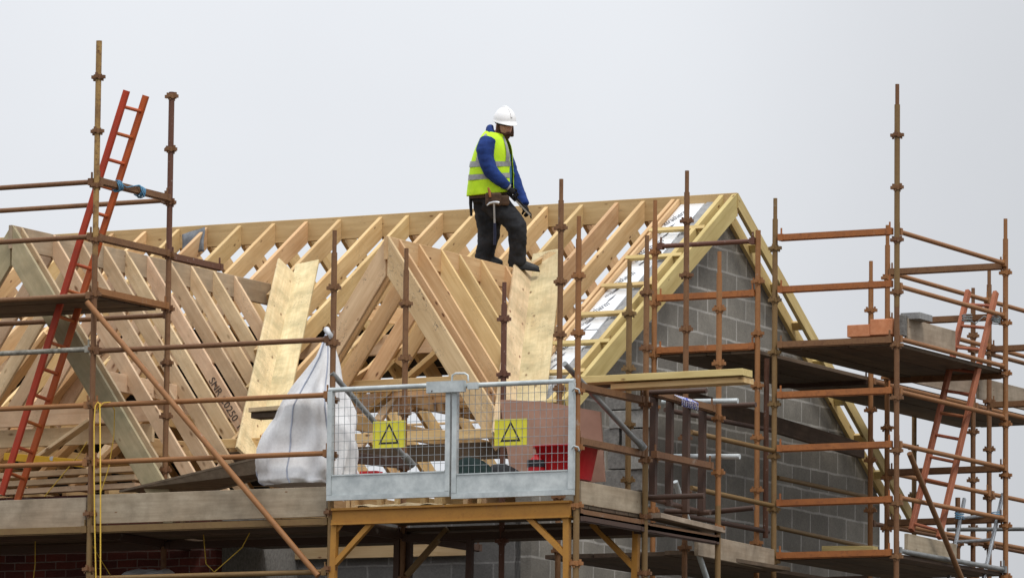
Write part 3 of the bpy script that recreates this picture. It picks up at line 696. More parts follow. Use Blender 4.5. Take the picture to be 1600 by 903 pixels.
gate('right leaf of the galvanised mesh gate pair, hinged to the orange pole', (708, 601), (897, 590), (897, 772), (708, 779), (800, 738), (1, (onY(898, 612).z, onY(898, 702).z)))
def sign(label, x0, y0, x1, y1):
    a, b_ = onY(x0, y0, GY-.012), onY(x1, y1, GY-.012); t = thing('warning_sign', label, 'sign', ((a.x+b_.x)/2, GY-.012, b_.z), 'yellow warning signs on the mesh gates')
    cx, cz = (a.x+b_.x)/2, (a.z+b_.z)/2; wd, h = b_.x-a.x, a.z-b_.z
    MB().box((cx, GY+.012, cz), (wd, .004, h)).build('panel', M['signy'], t)
    s = h*.46; T = [(-s*.95, -s*.78), (s*.95, -s*.78), (0, s*.92)]; k = .74; T2 = [(x*k, (y+.2*s)*k-.2*s+.01*s) for x, y in T]
    tm = MB(); 
    for i in range(3):
        j = (i+1) % 3; tm.prism([V((cx+x, GY+.009, cz+z)) for x, z in (T[i], T[j], T2[j], T2[i])], (0, .002, 0))
    tm.build('warning_triangle', M['ink'], t)
sign('yellow triangle warning sign wired to the left mesh gate', 581, 658, 631, 698)
sign('yellow triangle warning sign wired to the right mesh gate', 771, 655, 821, 694)
# galvanised tie tubes either side of the gates
tag(MB().tube(onY(518, 582, -.02), onY(640, 722, .75), .025, 14).tube(onY(632, 712, .70), onY(645, 727, .8), .036, 10).build('tie_tube', M['galv_dull']), 'grey galvanised tube slanting down behind the left mesh gate', 'tube', 'slanting tie tubes by the gates')
tag(MB().tube(onX(882, 568, 2.36), onX(1002, 697, 2.5), .025, 14).tube(onX(998, 690, 2.48), onX(1006, 700, 2.5), .036, 10).build('tie_tube', M['galv_dull']), 'grey galvanised tube slanting down right of the orange gate pole', 'tube', 'slanting tie tubes by the gates')

# ------------------------------------------------------------------ gable scaffold
gs = thing('gable_scaffold', 'tall rust orange tube scaffold with two plank decks along the block gable', 'scaffolding', (1.9, 7.5, 0))
GX0, GX1, GX2, GX3 = .62, 1.72, 1.9, 3.17; GYS = (5.2, 7.85, 10.45, 13.0)
standard(gs, GX0, 5.2, 313, 475, M['copper']); standard(gs, GX1, 5.2, 360, 440, M['copper'], spig=False)
standard(gs, GX2, 5.2, 310, 469, M['ochre']); standard(gs, GX3, 5.2, 132, 293, M['rust'], upper=(480, M['ochre']))
standard(gs, GX2, 7.85, 352, 434, M['copper']); standard(gs, GX3, 7.85, 342, 505, M['copper'])
standard(gs, GX1, 7.85, 408, 485, M['copper'])
standard(gs, GX2, 10.45, 415, 477, M['rust']); standard(gs, GX1, 10.45, 450, 525, M['rust'])
standard(gs, .62, 11.45, 640, 700, M['ochre'], spig=False); standard(gs, GX1, 10.05, 777, 850, M['rust'], spig=False)
standard(gs, GX3, 10.45, 400, 505, M['copper'])
for z, m_ in ((5.48, 'orange'), (5.98, 'orange'), (6.50, 'orange'), (7.01, 'orange'), (7.49, 'rust'), (8.02, 'orange'), (8.52, 'orange')):
    ledger(gs, (GX2+.02, 5.19, z), (GX3-.02, 5.19, z), M[m_], 'angle', 'transom')
for z, m_ in ((7.49, 'orange'), (8.0, 'orange'), (8.5, 'rust_dark')): ledger(gs, (GX0+.02, 5.19, z), (GX1, 5.19, z), M[m_], 'angle' if z < 8.4 else 'tube', 'transom')
for z, m_ in ((5.5, 'galv_dull'), (6.0, 'copper'), (6.5, 'copper'), (7.0, 'copper'), (7.5, 'copper'), (8.0, 'copper'), (8.52, 'copper')):
    ledger(gs, (GX3, 5.2, z), (GX3, 7.85, z), M[m_])
for z in (8.02, 8.5, 6.0, 6.5): ledger(gs, (GX2, 7.85, z), (GX2, 10.45, z), M['copper']); ledger(gs, (GX2, 10.45, z), (GX2, 13.0, z), M['copper'])
for z in (8.0, 6.0): ledger(gs, (GX1, 7.85, z), (GX1, 10.45, z), M['rust']); ledger(gs, (GX1, 10.45, z), (GX1, 13.0, z), M['rust'])
for z in (8.5, 8.0, 7.42, 6.5, 6.0, 5.5): ledger(gs, (GX2, 7.85, z), (GX3, 7.85, z), M['rust'], 'angle', 'transom')
for z in (8.0, 7.42): ledger(gs, (GX2, 10.45, z), (GX3+1.2, 10.45, z), M['rust'], 'angle', 'transom')
for z in (5.45, 7.42): ledger(gs, (GX0, 7.85, z), (GX1, 7.85, z), M['dark'], 'angle', 'transom')
deck(gs, GX2+.03, GX3-.03, 5.22, 7.83, 7.475, 'y'); deck(gs, GX0+.02, GX1-.02, 5.22, 12.6, 7.46, 'y')
deck(gs, GX2+.03, GX3-.03, 5.22, 7.83, 5.475, 'y'); deck(gs, GX0+.02, GX1-.02, 5.22, 12.6, 5.40, 'y')
ledger(gs, (GX1, 7.85, 7.42), (GX1, 10.45, 7.42), M['copper']); ledger(gs, (GX1, 10.45, 7.42), (GX1, 13.0, 7.42), M['copper'])
def toe(px0, py0, px1, py1, x, h, name='toe_board', mat='weathered'): return plank(gs, onX(px0, py0, x), onX(px1, py1, x), .038, h, M[mat], name)
toe(1416, 497, 1490, 517, GX3-.05, .21); toe(1416, 833, 1492, 850, GX3-.05, .2)
plank(gs, (GX1+.03, 8.2, 7.72), (GX1+.03, 10.4, 7.72), .038, .225, M['weathered'], 'toe_board')
plank(gs, (GX1+.03, 10.5, 7.72), (GX1+.03, 13.0, 7.72), .038, .225, M['weathered'], 'toe_board')
# inner hop-up plank and tubes along the gable face below
plank(gs, onX(1040, 600, .62), onX(1347, 692, .62), .06, .16, M['deck'], 'hop_up_board')
for pa, pb, x, m_ in (((1080, 675), (1208, 704), 1.9, 'ochre'), ((1080, 762), (1208, 790), 1.9, 'ochre'), ((1040, 800), (1200, 830), 1.75, 'dark'), ((1215, 746), (1364, 778), .75, 'ochre'), ((1215, 824), (1362, 856), .75, 'ochre'), ((1040, 640), (1205, 672), 1.4, 'dark')):
    lt(gs, pa, pb, 'x', x, m_, 'guard_rail', .024)
plank(gs, onX(1088, 833, 2.2), onX(1207, 858, 1.95), .038, .2, M['weathered'], 'toe_board')
deck(gs, GX0, 2.1, 2.95, 5.15, 5.36, 'y')
MB().tube(onX(1421, 708, 3.24), onX(1506, 912, 3.24), .0265, 12).build('brace', M['rust'], gs)
lt(gs, (1480, 827), (1620, 826), 'y', 8.6, 'galv_dull', 'guard_rail', .02)
for px_, a, b_ in ((1198, 560, 840),): MB().tube(onY(px_, a, 5.3), onY(px_-2, b_, 5.3), .026, 12).build('inner_upright', M['rust_dark'], gs)

# ------------------------------------------------------------------ ladders
def ladder(name, label, A, B, C, D, mat, rmat, first, step, rw, rd, round_=False, n=20):
    """A, B top and foot of one rail, C, D of the other"""
    A, B, C, D = map(V, (A, B, C, D)); t = thing(name, label, 'ladder', (B+D)/2)
    side = (C-A).normalized(); ax = (B-A).normalized(); ln = (B-A).length
    for p, q in ((A, B), (C, D)):
        nrm = side.cross(ax).normalized(); timber('rail', p, q, rw, rd, mat, t, up=nrm, top=False, cham=.006)
    s = first
    while s < ln-.05:
        p, q = A.lerp(B, s/ln), C.lerp(D, s/ln); d = q-p
        MB().tube(p+d*.03, q-d*.03, .0165, 10).build('rung', rmat, t); s += step
    return t
ladder('ladder', 'bright orange wooden pole ladder lashed to the left scaffold', onY(198, 142, .36), onY(2, 772, .36), onY(228, 150, .74), onY(27, 782, .74), M['ladder_red'], M['ladder_rung'], .15, .252, .038, .062)
ladder('ladder', 'worn reddish wooden ladder lashed to the right scaffold', onX(1513, 455, 2.77), onX(1424, 828, 2.77), onX(1556, 457, 3.1), onX(1467, 840, 3.1), M['ladder_old'], M['ladder_old'], .16, .26, .045, .062)
ladder('ladder', 'silver aluminium ladder low at the right edge of the scaffold', onX(1507, 779, 2.72), onX(1478, 925, 2.72), onX(1567, 772, 3.09), onX(1532, 925, 3.09), M['alu'], M['alu'], .22, .27, .03, .05)
def lashing(label, pts_list, mat, r=.006, cat='rope'):
    mb = MB()
    for pts in pts_list: mb.path(pts, r, 6)
    return tag(mb.build('rope_lashing', mat), label, cat)
def coil(c, ax, rad, turns, r2=.0):
    c = V(c); x, y, z = basis(ax); out = []
    for k in range(turns*10+1):
        a = 2*math.pi*k/10; out.append(c + x*(k/10/turns-.5)*.07 + (y*math.cos(a)+z*math.sin(a))*(rad*(1+.08*math.sin(k*2.3))))
    return out
tr = V((-2.5, 0, 0)); lz = zt1
p1 = V((-2.5, .36, lz-.01)); p2 = V((-2.5, .76, lz-.01))
lashing('blue rope lashing the orange ladder to the scaffold transom', [coil(p1, V((.2, 1, .3)), .05, 4), coil(p2, V((.2, 1, -.3)), .05, 4), [p1+V((.02, -.05, .05)), p1+V((.04, .1, .0)), p2+V((.04, -.08, .05)), p2+V((.05, .0, -.05))]], M['rope_b'])
q1, q2 = onX(1511, 497, 2.9), onX(1555, 500, 3.14)
lashing('dark cord lashing the worn red ladder to the upper rail', [coil(q1, Z, .05, 3), coil(q2, V((0, .3, 1)), .05, 4), [q1, q1.lerp(q2, .3)+V((0, 0, -.05)), q1.lerp(q2, .6)+V((0, 0, .03)), q2]], M['rope_g'])
q3 = onX(1499, 781+24, 2.74); q4 = onX(1556, 805, 3.1)
lashing('blue cord tied round the left rail of the aluminium ladder', [coil(q3, Z, .045, 3)], M['rope_b'], .005); lashing('blue cord tied round the right rail of the aluminium ladder', [coil(q4, Z, .045, 3)], M['rope_b'], .005)
# yellow rope hanging from the ledger
yr = MB()
yr.path([onY(150, 910, -.04), onY(148, 820, -.04), onY(147, 740, -.05), onY(147, 660, -.05), onY(149, 634, -.05), onY(153, 628, -.03), onY(157, 634, -.02)], .0065, 6)
yr.path([onY(157, 910, -.05), onY(157, 760, -.05), onY(156, 630, -.05), onY(152, 640, -.02)], .0065, 6)
yr.path([onY(156, 636, -.05), onY(162, 629, -.05), onY(172, 628, 0), onY(179, 640, .1), onY(178, 680, .3), onY(170, 730, .3), onY(158, 768, .3)], .005, 6)
yr.path([onY(136, 690, .2), onY(122, 712, .3), onY(95, 745, .4), onY(70, 775, .5)], .005, 6)
tag(yr.build('rope', M['rope_y']), 'thin yellow rope hanging from the ledger beside the left scaffold pole', 'rope')
yr2 = MB(); yr2.path([onY(390, 832, .6), onY(378, 855, .6), onY(335, 893, .6), onY(322, 880, .65), onY(318, 835, .7)], .005, 6)
tag(yr2.build('rope', M['rope_y']), 'slack yellow rope looped below the deck in front of the brick wall', 'rope')
yr3 = MB(); yr3.path([onY(55, 845, .9), onY(55, 880, .9), onY(52, 906, .9)], .004, 6); yr3.path([onY(139, 842, .9), onY(155, 870, .9), onY(172, 897, .9)], .004, 6)
tag(yr3.build('cable', M['rope_y']), 'faint thin cable dangling over the red brickwork', 'cable')

# ------------------------------------------------------------------ white bulk bag
bag = thing('bulk_bag', 'white woven builders bag hitched to the pole left of the gate', 'bag', onY(480, 758, .5))
rows = [(522, 511, 516), (560, 500, 523), (600, 473, 530), (640, 443, 541), (675, 424, 547), (705, 413, 551), (735, 407, 553), (752, 412, 552), (759, 424, 545)]
from mathutils import noise as NZ
rings = []; NB = 72
def bagrow(f):
    k = min(int(f), len(rows)-2); t = f-k; return tuple(a+(b-a)*t for a, b in zip(rows[k], rows[k+1]))
for i in range(49):
    f = i/48*(len(rows)-1); py, xa, xb = bagrow(f); a, b_ = onY(xa, py, .42), onY(xb, py, .42); c = (a+b_)/2; hw = (b_.x-a.x)/2; dp = min(.34, .04+.1*f); R_ = []
    am = min(1, f/2.5)
    for j in range(NB):
        th = 2*math.pi*j/NB; e = .72
        fold = .20*abs(NZ.noise(V((th*1.9+f*.12, f*.16, 3.1)))) + .07*abs(NZ.noise(V((th*3.4+f*.5, f*.38, 7.7)))) + .10*NZ.noise(V((math.cos(th)*1.4, f*.75, math.sin(th)*1.4)))
        rr = 1 - am*fold*1.6 + .03*am
        cx = math.copysign(abs(math.cos(th))**e, math.cos(th)); cy = math.copysign(abs(math.sin(th))**e, math.sin(th))
        R_.append(V((c.x+hw*cx*min(rr, 1.02), .42+dp*cy*(rr+.25*am*NZ.noise(V((th*3, f*.5, 1.3)))), c.z+.01*am*NZ.noise(V((th*4, f, 9.))))))
    rings.append(R_)
bo = MB().rings(rings).build('sack', M['bag'], bag)
for jj in (54, 64, 41):
    MB().path([rings[k][jj]+V((0, -.004, 0)) for k in range(len(rings))], .007, 6).build('seam', M['strap'], bag)
MB().path([onY(514, 524, .42), onY(512, 519, .2), onY(514, 516, .0)-V((0, .04, 0)), onY(521, 524, 0)-V((0, .05, 0)), onY(518, 540, .1)], [.012, .022, .03, .022, .01], 8).build('lifting_loop', M['plastic'], bag)

# ------------------------------------------------------------------ loose things on the decks
def loose(name, label, cat, p, q, wd, h, mat, up=Z, group=None):
    return tag(timber(name, p, q, wd, h, mat, None, up=up), label, cat, group)
loose('plank', 'upper pale plank of the pair lying across the rails right of the gate', 'plank', onY(912, 590, .95), onY(1168, 577, .95), .2, .06, M['ladder_wood'], group='planks on the rails')
loose('plank', 'lower yellow plank of the pair lying across the rails right of the gate', 'plank', onY(962, 601, 1.0)+V((0, 0, 0)), onY(1170, 590, 1.0), .2, .05, M['pine'], group='planks on the rails')
loose('plank', 'dark dirty short plank below the pair lying across the rails', 'plank', onY(905, 597, 1.15), onY(1120, 588, 1.15), .2, .05, M['deck'], group='planks on the rails')
loose('plank', 'short pale batten lying on the low deck at the right end', 'plank', onY(1288, 853, 6.6), onY(1368, 853, 6.6), .12, .05, M['ladder_wood'])
loose('plank', 'narrow plank end sticking out left of the white bag', 'plank', onY(395, 638, .8), onY(450, 634, .8), .16, .04, M['pine_pale'])
loose('plank', 'dark plank end lying under the pale one left of the white bag', 'plank', onY(400, 646, .85), onY(445, 644, .85), .18, .05, M['deck'])
loose('plank', 'dark beam lying behind the left mesh gate', 'plank', onY(522, 703, 1.2), onY(640, 716, 1.2), .05, .10, M['dark'])
sh = MB().prism([onY(186, 769, 1.25), onY(330, 769, 1.2), onY(448, 738, .3), onY(446, 706, .25)], (0, 0, .02)).build('plywood_sheet', M['ply'])
tag(sh, 'dirty plywood sheet lying tilted on the deck left of the bag', 'board')
pb_ = [onY(px_, py_, 1.05) for px_, py_ in ((781, 624), (850, 627), (938, 643), (945, 752), (800, 760))]
tag(MB().prism(pb_, (0, .02, 0)).build('board', M['board']), 'large pinkish board leaning behind the right mesh gate', 'board')
def tub(label, px0, px1, pytop, pybot, y, mat):
    a, b_ = onY(px0, pytop, y), onY(px1, pytop, y); zb_ = onY(px0, pybot, y).z; cx = (a.x+b_.x)/2; hw = (b_.x-a.x)/2; mb = MB(); R_ = []
    for (z, s) in ((zb_, .78), (a.z-.02, .98), (a.z-.02, 1.06), (a.z, 1.06), (a.z, .96), (zb_+.03, .74)):
        R_.append([V((cx+hw*s*math.copysign(abs(math.cos(t))**.6, math.cos(t)), y+.24*s*math.copysign(abs(math.sin(t))**.6, math.sin(t)), z)) for t in [2*math.pi*j/24 for j in range(24)]])
    mb.rings(R_, 0, True); return tag(mb.build('mixing_tub', mat), label, 'tub')
tub('red plastic mixing tub behind the right mesh gate', 845, 926, 699, 752, .5, M['red'])
cn = thing('canister', 'small red canister with a black printed band behind the right gate', 'canister', onY(838, 752, .42))
a_ = onY(838, 752, .3); b2 = onY(838, 709, .3)
MB().rings([[V((a_.x+r*math.cos(t), .3+r*math.sin(t), z)) for t in [2*math.pi*j/18 for j in range(18)]] for r, z in ((.07, a_.z), (.078, a_.z+.01), (.078, a_.z+.14), (.06, a_.z+.19), (.03, a_.z+.22), (.03, b2.z))]).build('body', M['red'], cn)
MB().tube((a_.x, .3, a_.z+.125), (a_.x, .3, a_.z+.185), .084, 18).build('label_band', M['ink'], cn)
def heap(name, label, cat, pts, y, dp, mat, seed):
    rnd = random.Random(seed); zb_ = min(onY(px, py, y).z for px, py in pts); mb = MB(); n = len(pts); m_ = 7; vs = []
    for i, (px, py) in enumerate(pts):
        c = onY(px, py, y); h = c.z - zb_
        for j in range(m_):
            s = math.sin(math.pi*j/(m_-1)); vs.append(V((c.x+rnd.uniform(-.02, .02), y-dp/2+dp*j/(m_-1)+rnd.uniform(-.02, .02), zb_+h*s**.7+rnd.uniform(-.03, .02))))
    mb.add(vs, [(i*m_+j, i*m_+j+1, (i+1)*m_+j+1, (i+1)*m_+j) for i in range(n-1) for j in range(m_-1)], 0, True)
    mb.add([V((vs[0].x, y-dp/2, zb_-.01)), V((vs[-1].x, y-dp/2, zb_-.01)), V((vs[-1].x, y+dp/2, zb_-.01)), V((vs[0].x, y+dp/2, zb_-.01))], [(0, 1, 2, 3)])
    o = mb.build(name, mat); sd_ = o.modifiers.new('s', 'SUBSURF'); sd_.levels = 1; sd_.render_levels = 2; return tag(o, label, cat)
heap('tarpaulin', 'crumpled dark green tarpaulin heaped behind the right mesh gate', 'tarpaulin', [(706, 748), (712, 722), (722, 714), (735, 712), (748, 717), (757, 722), (768, 735), (778, 750)], .6, .5, M['tarp'], 1)
heap('plastic_sheet', 'shiny black plastic sheet lying beside the green tarpaulin', 'plastic sheet', [(755, 750), (762, 726), (780, 722), (800, 727), (818, 738), (832, 748), (840, 752)], .8, .4, M['black'], 2)
heap('plastic_bag', 'white plastic bag lying below the deck by the brick wall', 'bag', [(196, 899), (203, 892), (214, 888), (226, 890), (238, 887), (250, 889), (258, 885), (266, 889), (270, 899)], 1.2, .3, M['plastic'], 3)
heap('rubble', 'pale rubble of offcuts on the platform edge below the gate', 'rubble', [(560, 789), (575, 786), (590, 788), (608, 785), (625, 787), (640, 784), (655, 787), (672, 784), (690, 786), (705, 787)], .25, .2, M['pine_pale'], 4)
rb = MB().box(((onY(565, 745, .7)+onY(595, 745, .7))/2), (.17, .12, .10)); tag(rb.build('toolbox', M['red']), 'small red box on the deck behind the left mesh gate', 'box')
# spirit level
lv = thing('spirit_level', 'yellow spirit level lying on the joists behind the orange ladder', 'spirit level', onY(75, 716, 1.5))
timber('body', onY(8, 707, 1.5), onY(131, 718, 1.5), .03, .07, M['lev'], lv)
MB().tube(onY(81, 716, 1.48), onY(81, 716, 1.52), .022, 12).build('vial', M['plastic'], lv)
loose('plank', 'rough grey offcut leaning inside the left dormer behind the ladder', 'plank', onY(52, 716, 1.9), onY(138, 655, 1.9), .03, .13, M['pine_grey'], V((0, -1, 0)))
# clay blocks on the upper right deck
def block(label, a, b_, c, d, y, mat, cat='brick', dp=.215, group=None, holes=False):
    p, q = onY(a, b_, y), onY(c, d, y); mb = MB(); bmx = mb.box(((p.x+q.x)/2, y+dp/2, (p.z+q.z)/2), (abs(q.x-p.x)-.004, dp, abs(p.z-q.z)))
    o = mb.build('clay_block' if cat == 'brick' else 'concrete_block', mat); bv = o.modifiers.new('b', 'BEVEL'); bv.width = .006; bv.segments = 2
    return tag(o, label, cat, group)
block('orange clay block on the upper right deck, left of the pair', 1323, 508, 1359, 525, 5.5, M['clay'], group='clay blocks on the upper deck')
block('orange clay block on the upper right deck, taller one by the pole', 1359, 499, 1395, 522, 5.5, M['clay'], group='clay blocks on the upper deck')
block('grey block standing on the upper right deck against the tall pole', 1397, 492, 1412, 524, 5.45, M['conc'], 'block', .1)
tag(MB().box(onY(1432, 496, 5.7), (.2, .3, .06)).build('mortar_lump', M['mortar']), 'grey lump of mortar on the toe board by the tall right pole', 'mortar')
# stacked concrete blocks at the corner of the gable
yb = 2.55; labs = ['bottom', 'second', 'third', 'fourth', 'fifth', 'top']
rowsb = [(766, 733), (732, 702), (701, 668), (667, 640), (639, 618)]
for k, (pb0, pt0) in enumerate(rowsb):
    j = (-5, 3, -3, 5, -1)[k]; sp = (0, 30, 26, 0, 34)[k]; nm = ('lowest', 'second', 'third', 'fourth', 'fifth')[k]
    if sp:
        block('grey concrete block, left one in the %s course of the stack right of the gate' % nm, 946+j, pt0+2, 946+j+sp-2, pb0, yb+.01, M['conc'], 'block', .215, 'concrete blocks stacked right of the gate')
        block('grey concrete block, right one in the %s course of the stack right of the gate' % nm, 946+j+sp+2, pt0+3, 1008+j, pb0, yb-.02, M['conc_pale'] if k == 1 else M['conc'], 'block', .215, 'concrete blocks stacked right of the gate')
    else:
        block('grey concrete block, filling the %s course of the stack right of the gate' % nm, 946+j, pt0+2, 1008+j, pb0, yb, M['conc_pale'] if k == 3 else M['conc'], 'block', .215, 'concrete blocks stacked right of the gate')

# ------------------------------------------------------------------ the worker
FOOT = onX(812, 425, Mdx)
def wp(px, py, c=0.0):
    """a point of the worker's figure: c metres nearer the camera than his standing plane"""
    d = ray(px, py); t = (FOOT-CAM).dot(FW)/d.dot(FW); return CAM + d*t - FW*c
PXM = FPX/((FOOT-CAM).dot(FW))                 # pixels per metre at the figure
RH_ = RT; UPV = UP; TO = -FW
worker = thing('person', 'roofer in white helmet and yellow vest standing on the middle dormer ridge looking down', 'person', FOOT)
def skinned(name, mat, chains, parent=worker, sub=2):
    """chains of (point, radius): one skin-grown surface"""
    me = bpy.data.meshes.new(name); vs = []; es = []; rs = []; idx = {}
    for ch in chains:
        prev = None
        for p, r in ch:
            key = tuple(round(c, 3) for c in p)
            if key not in idx: idx[key] = len(vs); vs.append(V(p)); rs.append(r)
            i = idx[key]
            if prev is not None and prev != i: es.append((prev, i))
            prev = i
    o0 = vs[0].copy(); me.from_pydata([tuple(v-o0) for v in vs], es, []); ob = bpy.data.objects.new(name, me); COL.objects.link(ob)
    sk_ = ob.modifiers.new('skin', 'SKIN'); sk_.use_smooth_shade = True
    for i, d in enumerate(me.skin_vertices[0].data): d.radius = (rs[i], rs[i]) if not isinstance(rs[i], tuple) else rs[i]; d.use_root = (i == 0)
    s2 = ob.modifiers.new('sub', 'SUBSURF'); s2.levels = sub; s2.render_levels = sub
    dg = bpy.context.evaluated_depsgraph_get(); m2 = bpy.data.meshes.new_from_object(ob.evaluated_get(dg)); bpy.data.objects.remove(ob)
    for p in m2.polygons: p.use_smooth = True
    m2.materials.clear(); return put(name, m2, mat, parent, Matrix.Translation(o0))
def fused(name, mat, chains, parent=worker, vox=.012, fold=.007, fs=9., its=8):
    """a garment: tapered tubes melted into one skin, then creased"""
    mb = MB()
    for ch in chains:
        pts = []; rs = []
        for (p, r), (q, r2) in zip(ch, ch[1:]):
            for k in range(5): pts.append(V(p).lerp(V(q), k/5)); rs.append(r+(r2-r)*k/5)
        pts.append(V(ch[-1][0])); rs.append(ch[-1][1]); mb.path(pts, rs, 20)
        for p, r in (ch[0], ch[-1]) if len(ch) else ():
            pass
    me = mb.mesh(name); ob = bpy.data.objects.new(name, me); COL.objects.link(ob)
    rm = ob.modifiers.new('r', 'REMESH'); rm.mode = 'VOXEL'; rm.voxel_size = vox
    sm = ob.modifiers.new('s', 'SMOOTH'); sm.factor = .5; sm.iterations = its
    dg = bpy.context.evaluated_depsgraph_get(); m2 = bpy.data.meshes.new_from_object(ob.evaluated_get(dg)); bpy.data.objects.remove(ob)
    for v in m2.vertices:
        c = v.co; a = NZ.noise(V((c.x*fs, c.y*fs, c.z*fs*1.9)))+.5*NZ.noise(V((c.x*fs*2.3+5, c.y*fs*2.3, c.z*fs*4)))
        v.co = c + v.normal*(fold*a)
    for p in m2.polygons: p.use_smooth = True
    m2.name = name; m2.materials.clear(); return put(name, m2, mat, parent)
hip = wp(765, 308); hipn, hipf = wp(769, 318, .07), wp(758, 320, -.07)
# body: one continuous skin figure under the clothes
shn, shf = wp(760, 226, .15), wp(782, 228, -.15)
eln, wrn = wp(768, 270, .20), wp(795, 294, .16)
elf, wrf = wp(804, 284, -.14), wp(820, 322, -.03)
knn, ann = wp(809, 356, .11), wp(807, 408, .03)
knf, anf = wp(766, 362, -.06), wp(756, 404, -.07)
skinned('body', M['skin'], [
    [(hip, .12), (wp(765, 285), .125), (wp(768, 255), .14), (wp(770, 228), .13), (wp(777, 213), .062), (wp(784, 203), .06)],
    [(wp(770, 228), .13), (shn, .062), (eln, .047), (wrn, .034)], [(wp(770, 228), .13), (shf, .062), (elf, .047), (wrf, .034)],
    [(hip, .12), (hipn, .085), (knn, .06), (ann, .045)], [(hip, .12), (hipf, .085), (knf, .06), (anf, .045)]])
skinned('hoodie', M['blue'], [[(wp(766, 296), .135), (wp(766, 268), .15), (wp(768, 243), .158), (wp(769, 226), .13), (wp(773, 214), .085)]])
fused('sleeve', M['blue'], [[(wp(764, 222, .12), .095), (wp(758, 233, .18), .088), (wp(760, 252, .21), .078), (wp(767, 269, .22), .073), (wp(780, 282, .21), .064), (wp(793, 292, .18), .047)]])
fused('sleeve', M['blue'], [[(wp(778, 226, -.12), .08), (wp(793, 250, -.17), .07), (wp(804, 284, -.14), .068), (wp(813, 306, -.09), .062), (wp(820, 321, -.03), .052)]])
skinned('cuff', M['tape'], [[(wp(792, 291.5, .185), .046), (wp(797, 295, .175), .043)]])
hood = skinned('hood', M['blue'], [[(wp(766, 198, -.02), .035), (wp(763, 204, .03), .055), (wp(766, 212, .08), .05), (wp(775, 216, .10), .035)], [(wp(763, 204, .03), .055), (wp(768, 207, -.07), .05)]])
tr_ = fused('trousers', M['denim'], [
    [(wp(764, 297), .165), (wp(764, 306), .172), (wp(765, 316), .165)],
    [(wp(768, 312, .05), .14), (wp(781, 326, .08), .128), (wp(798, 341, .10), .106), (wp(808, 354, .11), .098), (wp(809, 374, .09), .090), (wp(808.5, 392, .06), .088), (wp(808.5, 410, .03), .092), (wp(808, 415, .03), .09)],
    [(wp(760, 312, -.05), .135), (wp(761, 330, -.06), .128), (wp(764, 350, -.06), .122), (wp(764, 366, -.06), .110), (wp(760, 385, -.07), .098), (wp(756, 404, -.07), .090), (wp(756, 408, -.07), .085)]], fold=.010)
def bootm(heel, toe, up_):
    heel, toe = V(heel), V(toe); d = (toe-heel).normalized(); s = d.cross(UPV).normalized(); n_ = s.cross(d)
    prof = [(0, .036, .10), (.25, .043, .115), (.5, .045, .085), (.75, .05, .066), (.92, .044, .055), (1.0, .026, .036)]
    rg = []
    for f_, hw, hh in prof:
        c = heel.lerp(toe, f_); rg.append([c + s*(hw*math.cos(a)) + n_*(max(math.sin(a), -.0)*hh if math.sin(a) > 0 else 0) for a in [2*math.pi*k/16 for k in range(16)]])
    o = MB().rings(rg).build('boot', M['boot'], worker); ss = o.modifiers.new('s', 'SUBSURF'); ss.levels = 1; ss.render_levels = 2
    sol = MB().rings([[heel.lerp(toe, f_*1.0) + s*((hw+.006)*math.cos(a)) + n_*(-.012 if math.sin(a) < 0 else .008) for a in [2*math.pi*k/16 for k in range(16)]] for f_, hw, hh in [(-.03, .032, 0)]+prof[1:]+[(1.03, .022, 0)]])
    sol.build('sole', M['wool'], o)
bootm(wp(795, 417.5, .03), wp(842, 423, .05), Z); bootm(wp(750, 410, -.07), wp(785, 414, -.05), Z)
# hi-vis vest: an open-fronted shell round the torso with tape bands
def torso_ring(py, cx, hw, dp, grow=0., a0=0., a1=2*math.pi, n=40, tilt=0., cz=0.):
    out = []
    for k in range(n):
        a = a0+(a1-a0)*k/(n-1); e = .8
        ca, sa = math.cos(a), math.sin(a); px = (hw/PXM+grow)*math.copysign(abs(ca)**e, ca)
        c = wp(cx, py); c = c + RH_*px + TO*((dp+grow)*math.copysign(abs(sa)**e, sa)+cz); c = c + UPV*(tilt*px)
        out.append(c + (c-wp(cx, py)).normalized()*(.007*math.sin(5*a+py*.12)))
    return out
VR = [(304, 767, 36.5, .20, .10), (290, 766.5, 35, .195, .08), (272, 767, 34, .19, .05), (255, 769, 32, .19, 0), (240, 771, 29.5, .19, -.05), (226, 772, 25.5, .185, -.1), (215, 773, 20, .15, -.15), (208, 774, 14, .11, -.2)]
GAP = (.02, .62)                               # the open front, facing right and a little towards the camera
def vest_rows(r0, r1, grow, gap=GAP):
    return [torso_ring(a, b, c, d, grow, gap[1], 2*math.pi+gap[0], 44, t) for a, b, c, d, t in r0] if r1 is None else None
vr = [torso_ring(a, b, c, d, .0, GAP[1], 2*math.pi-.02, 48, t) for a, b, c, d, t in VR]
vb = MB().rings(vr, 0, False, False).build('vest', M['vest'], worker)
so2 = vb.modifiers.new('t', 'SOLIDIFY'); so2.thickness = .008; so2.offset = 1
ss = vb.modifiers.new('s', 'SUBSURF'); ss.levels = 1; ss.render_levels = 1
def lerpring(py):
    for a, b in zip(VR, VR[1:]):
        if b[0] <= py <= a[0]:
            f = (a[0]-py)/(a[0]-b[0]); return tuple(x+(y-x)*f for x, y in zip(a, b))
def band(py0, py1):
    rows_ = []
    for py in (py0, (py0+py1)/2, py1):
        a, b, c, d, t = lerpring(py); rows_.append(torso_ring(a, b, c, d, .013, GAP[1], 2*math.pi-.02, 48, t))
    MB().rings(rows_, 0, False, False).build('reflective_band', M['tape'], vb)
band(261, 253); band(280, 272)
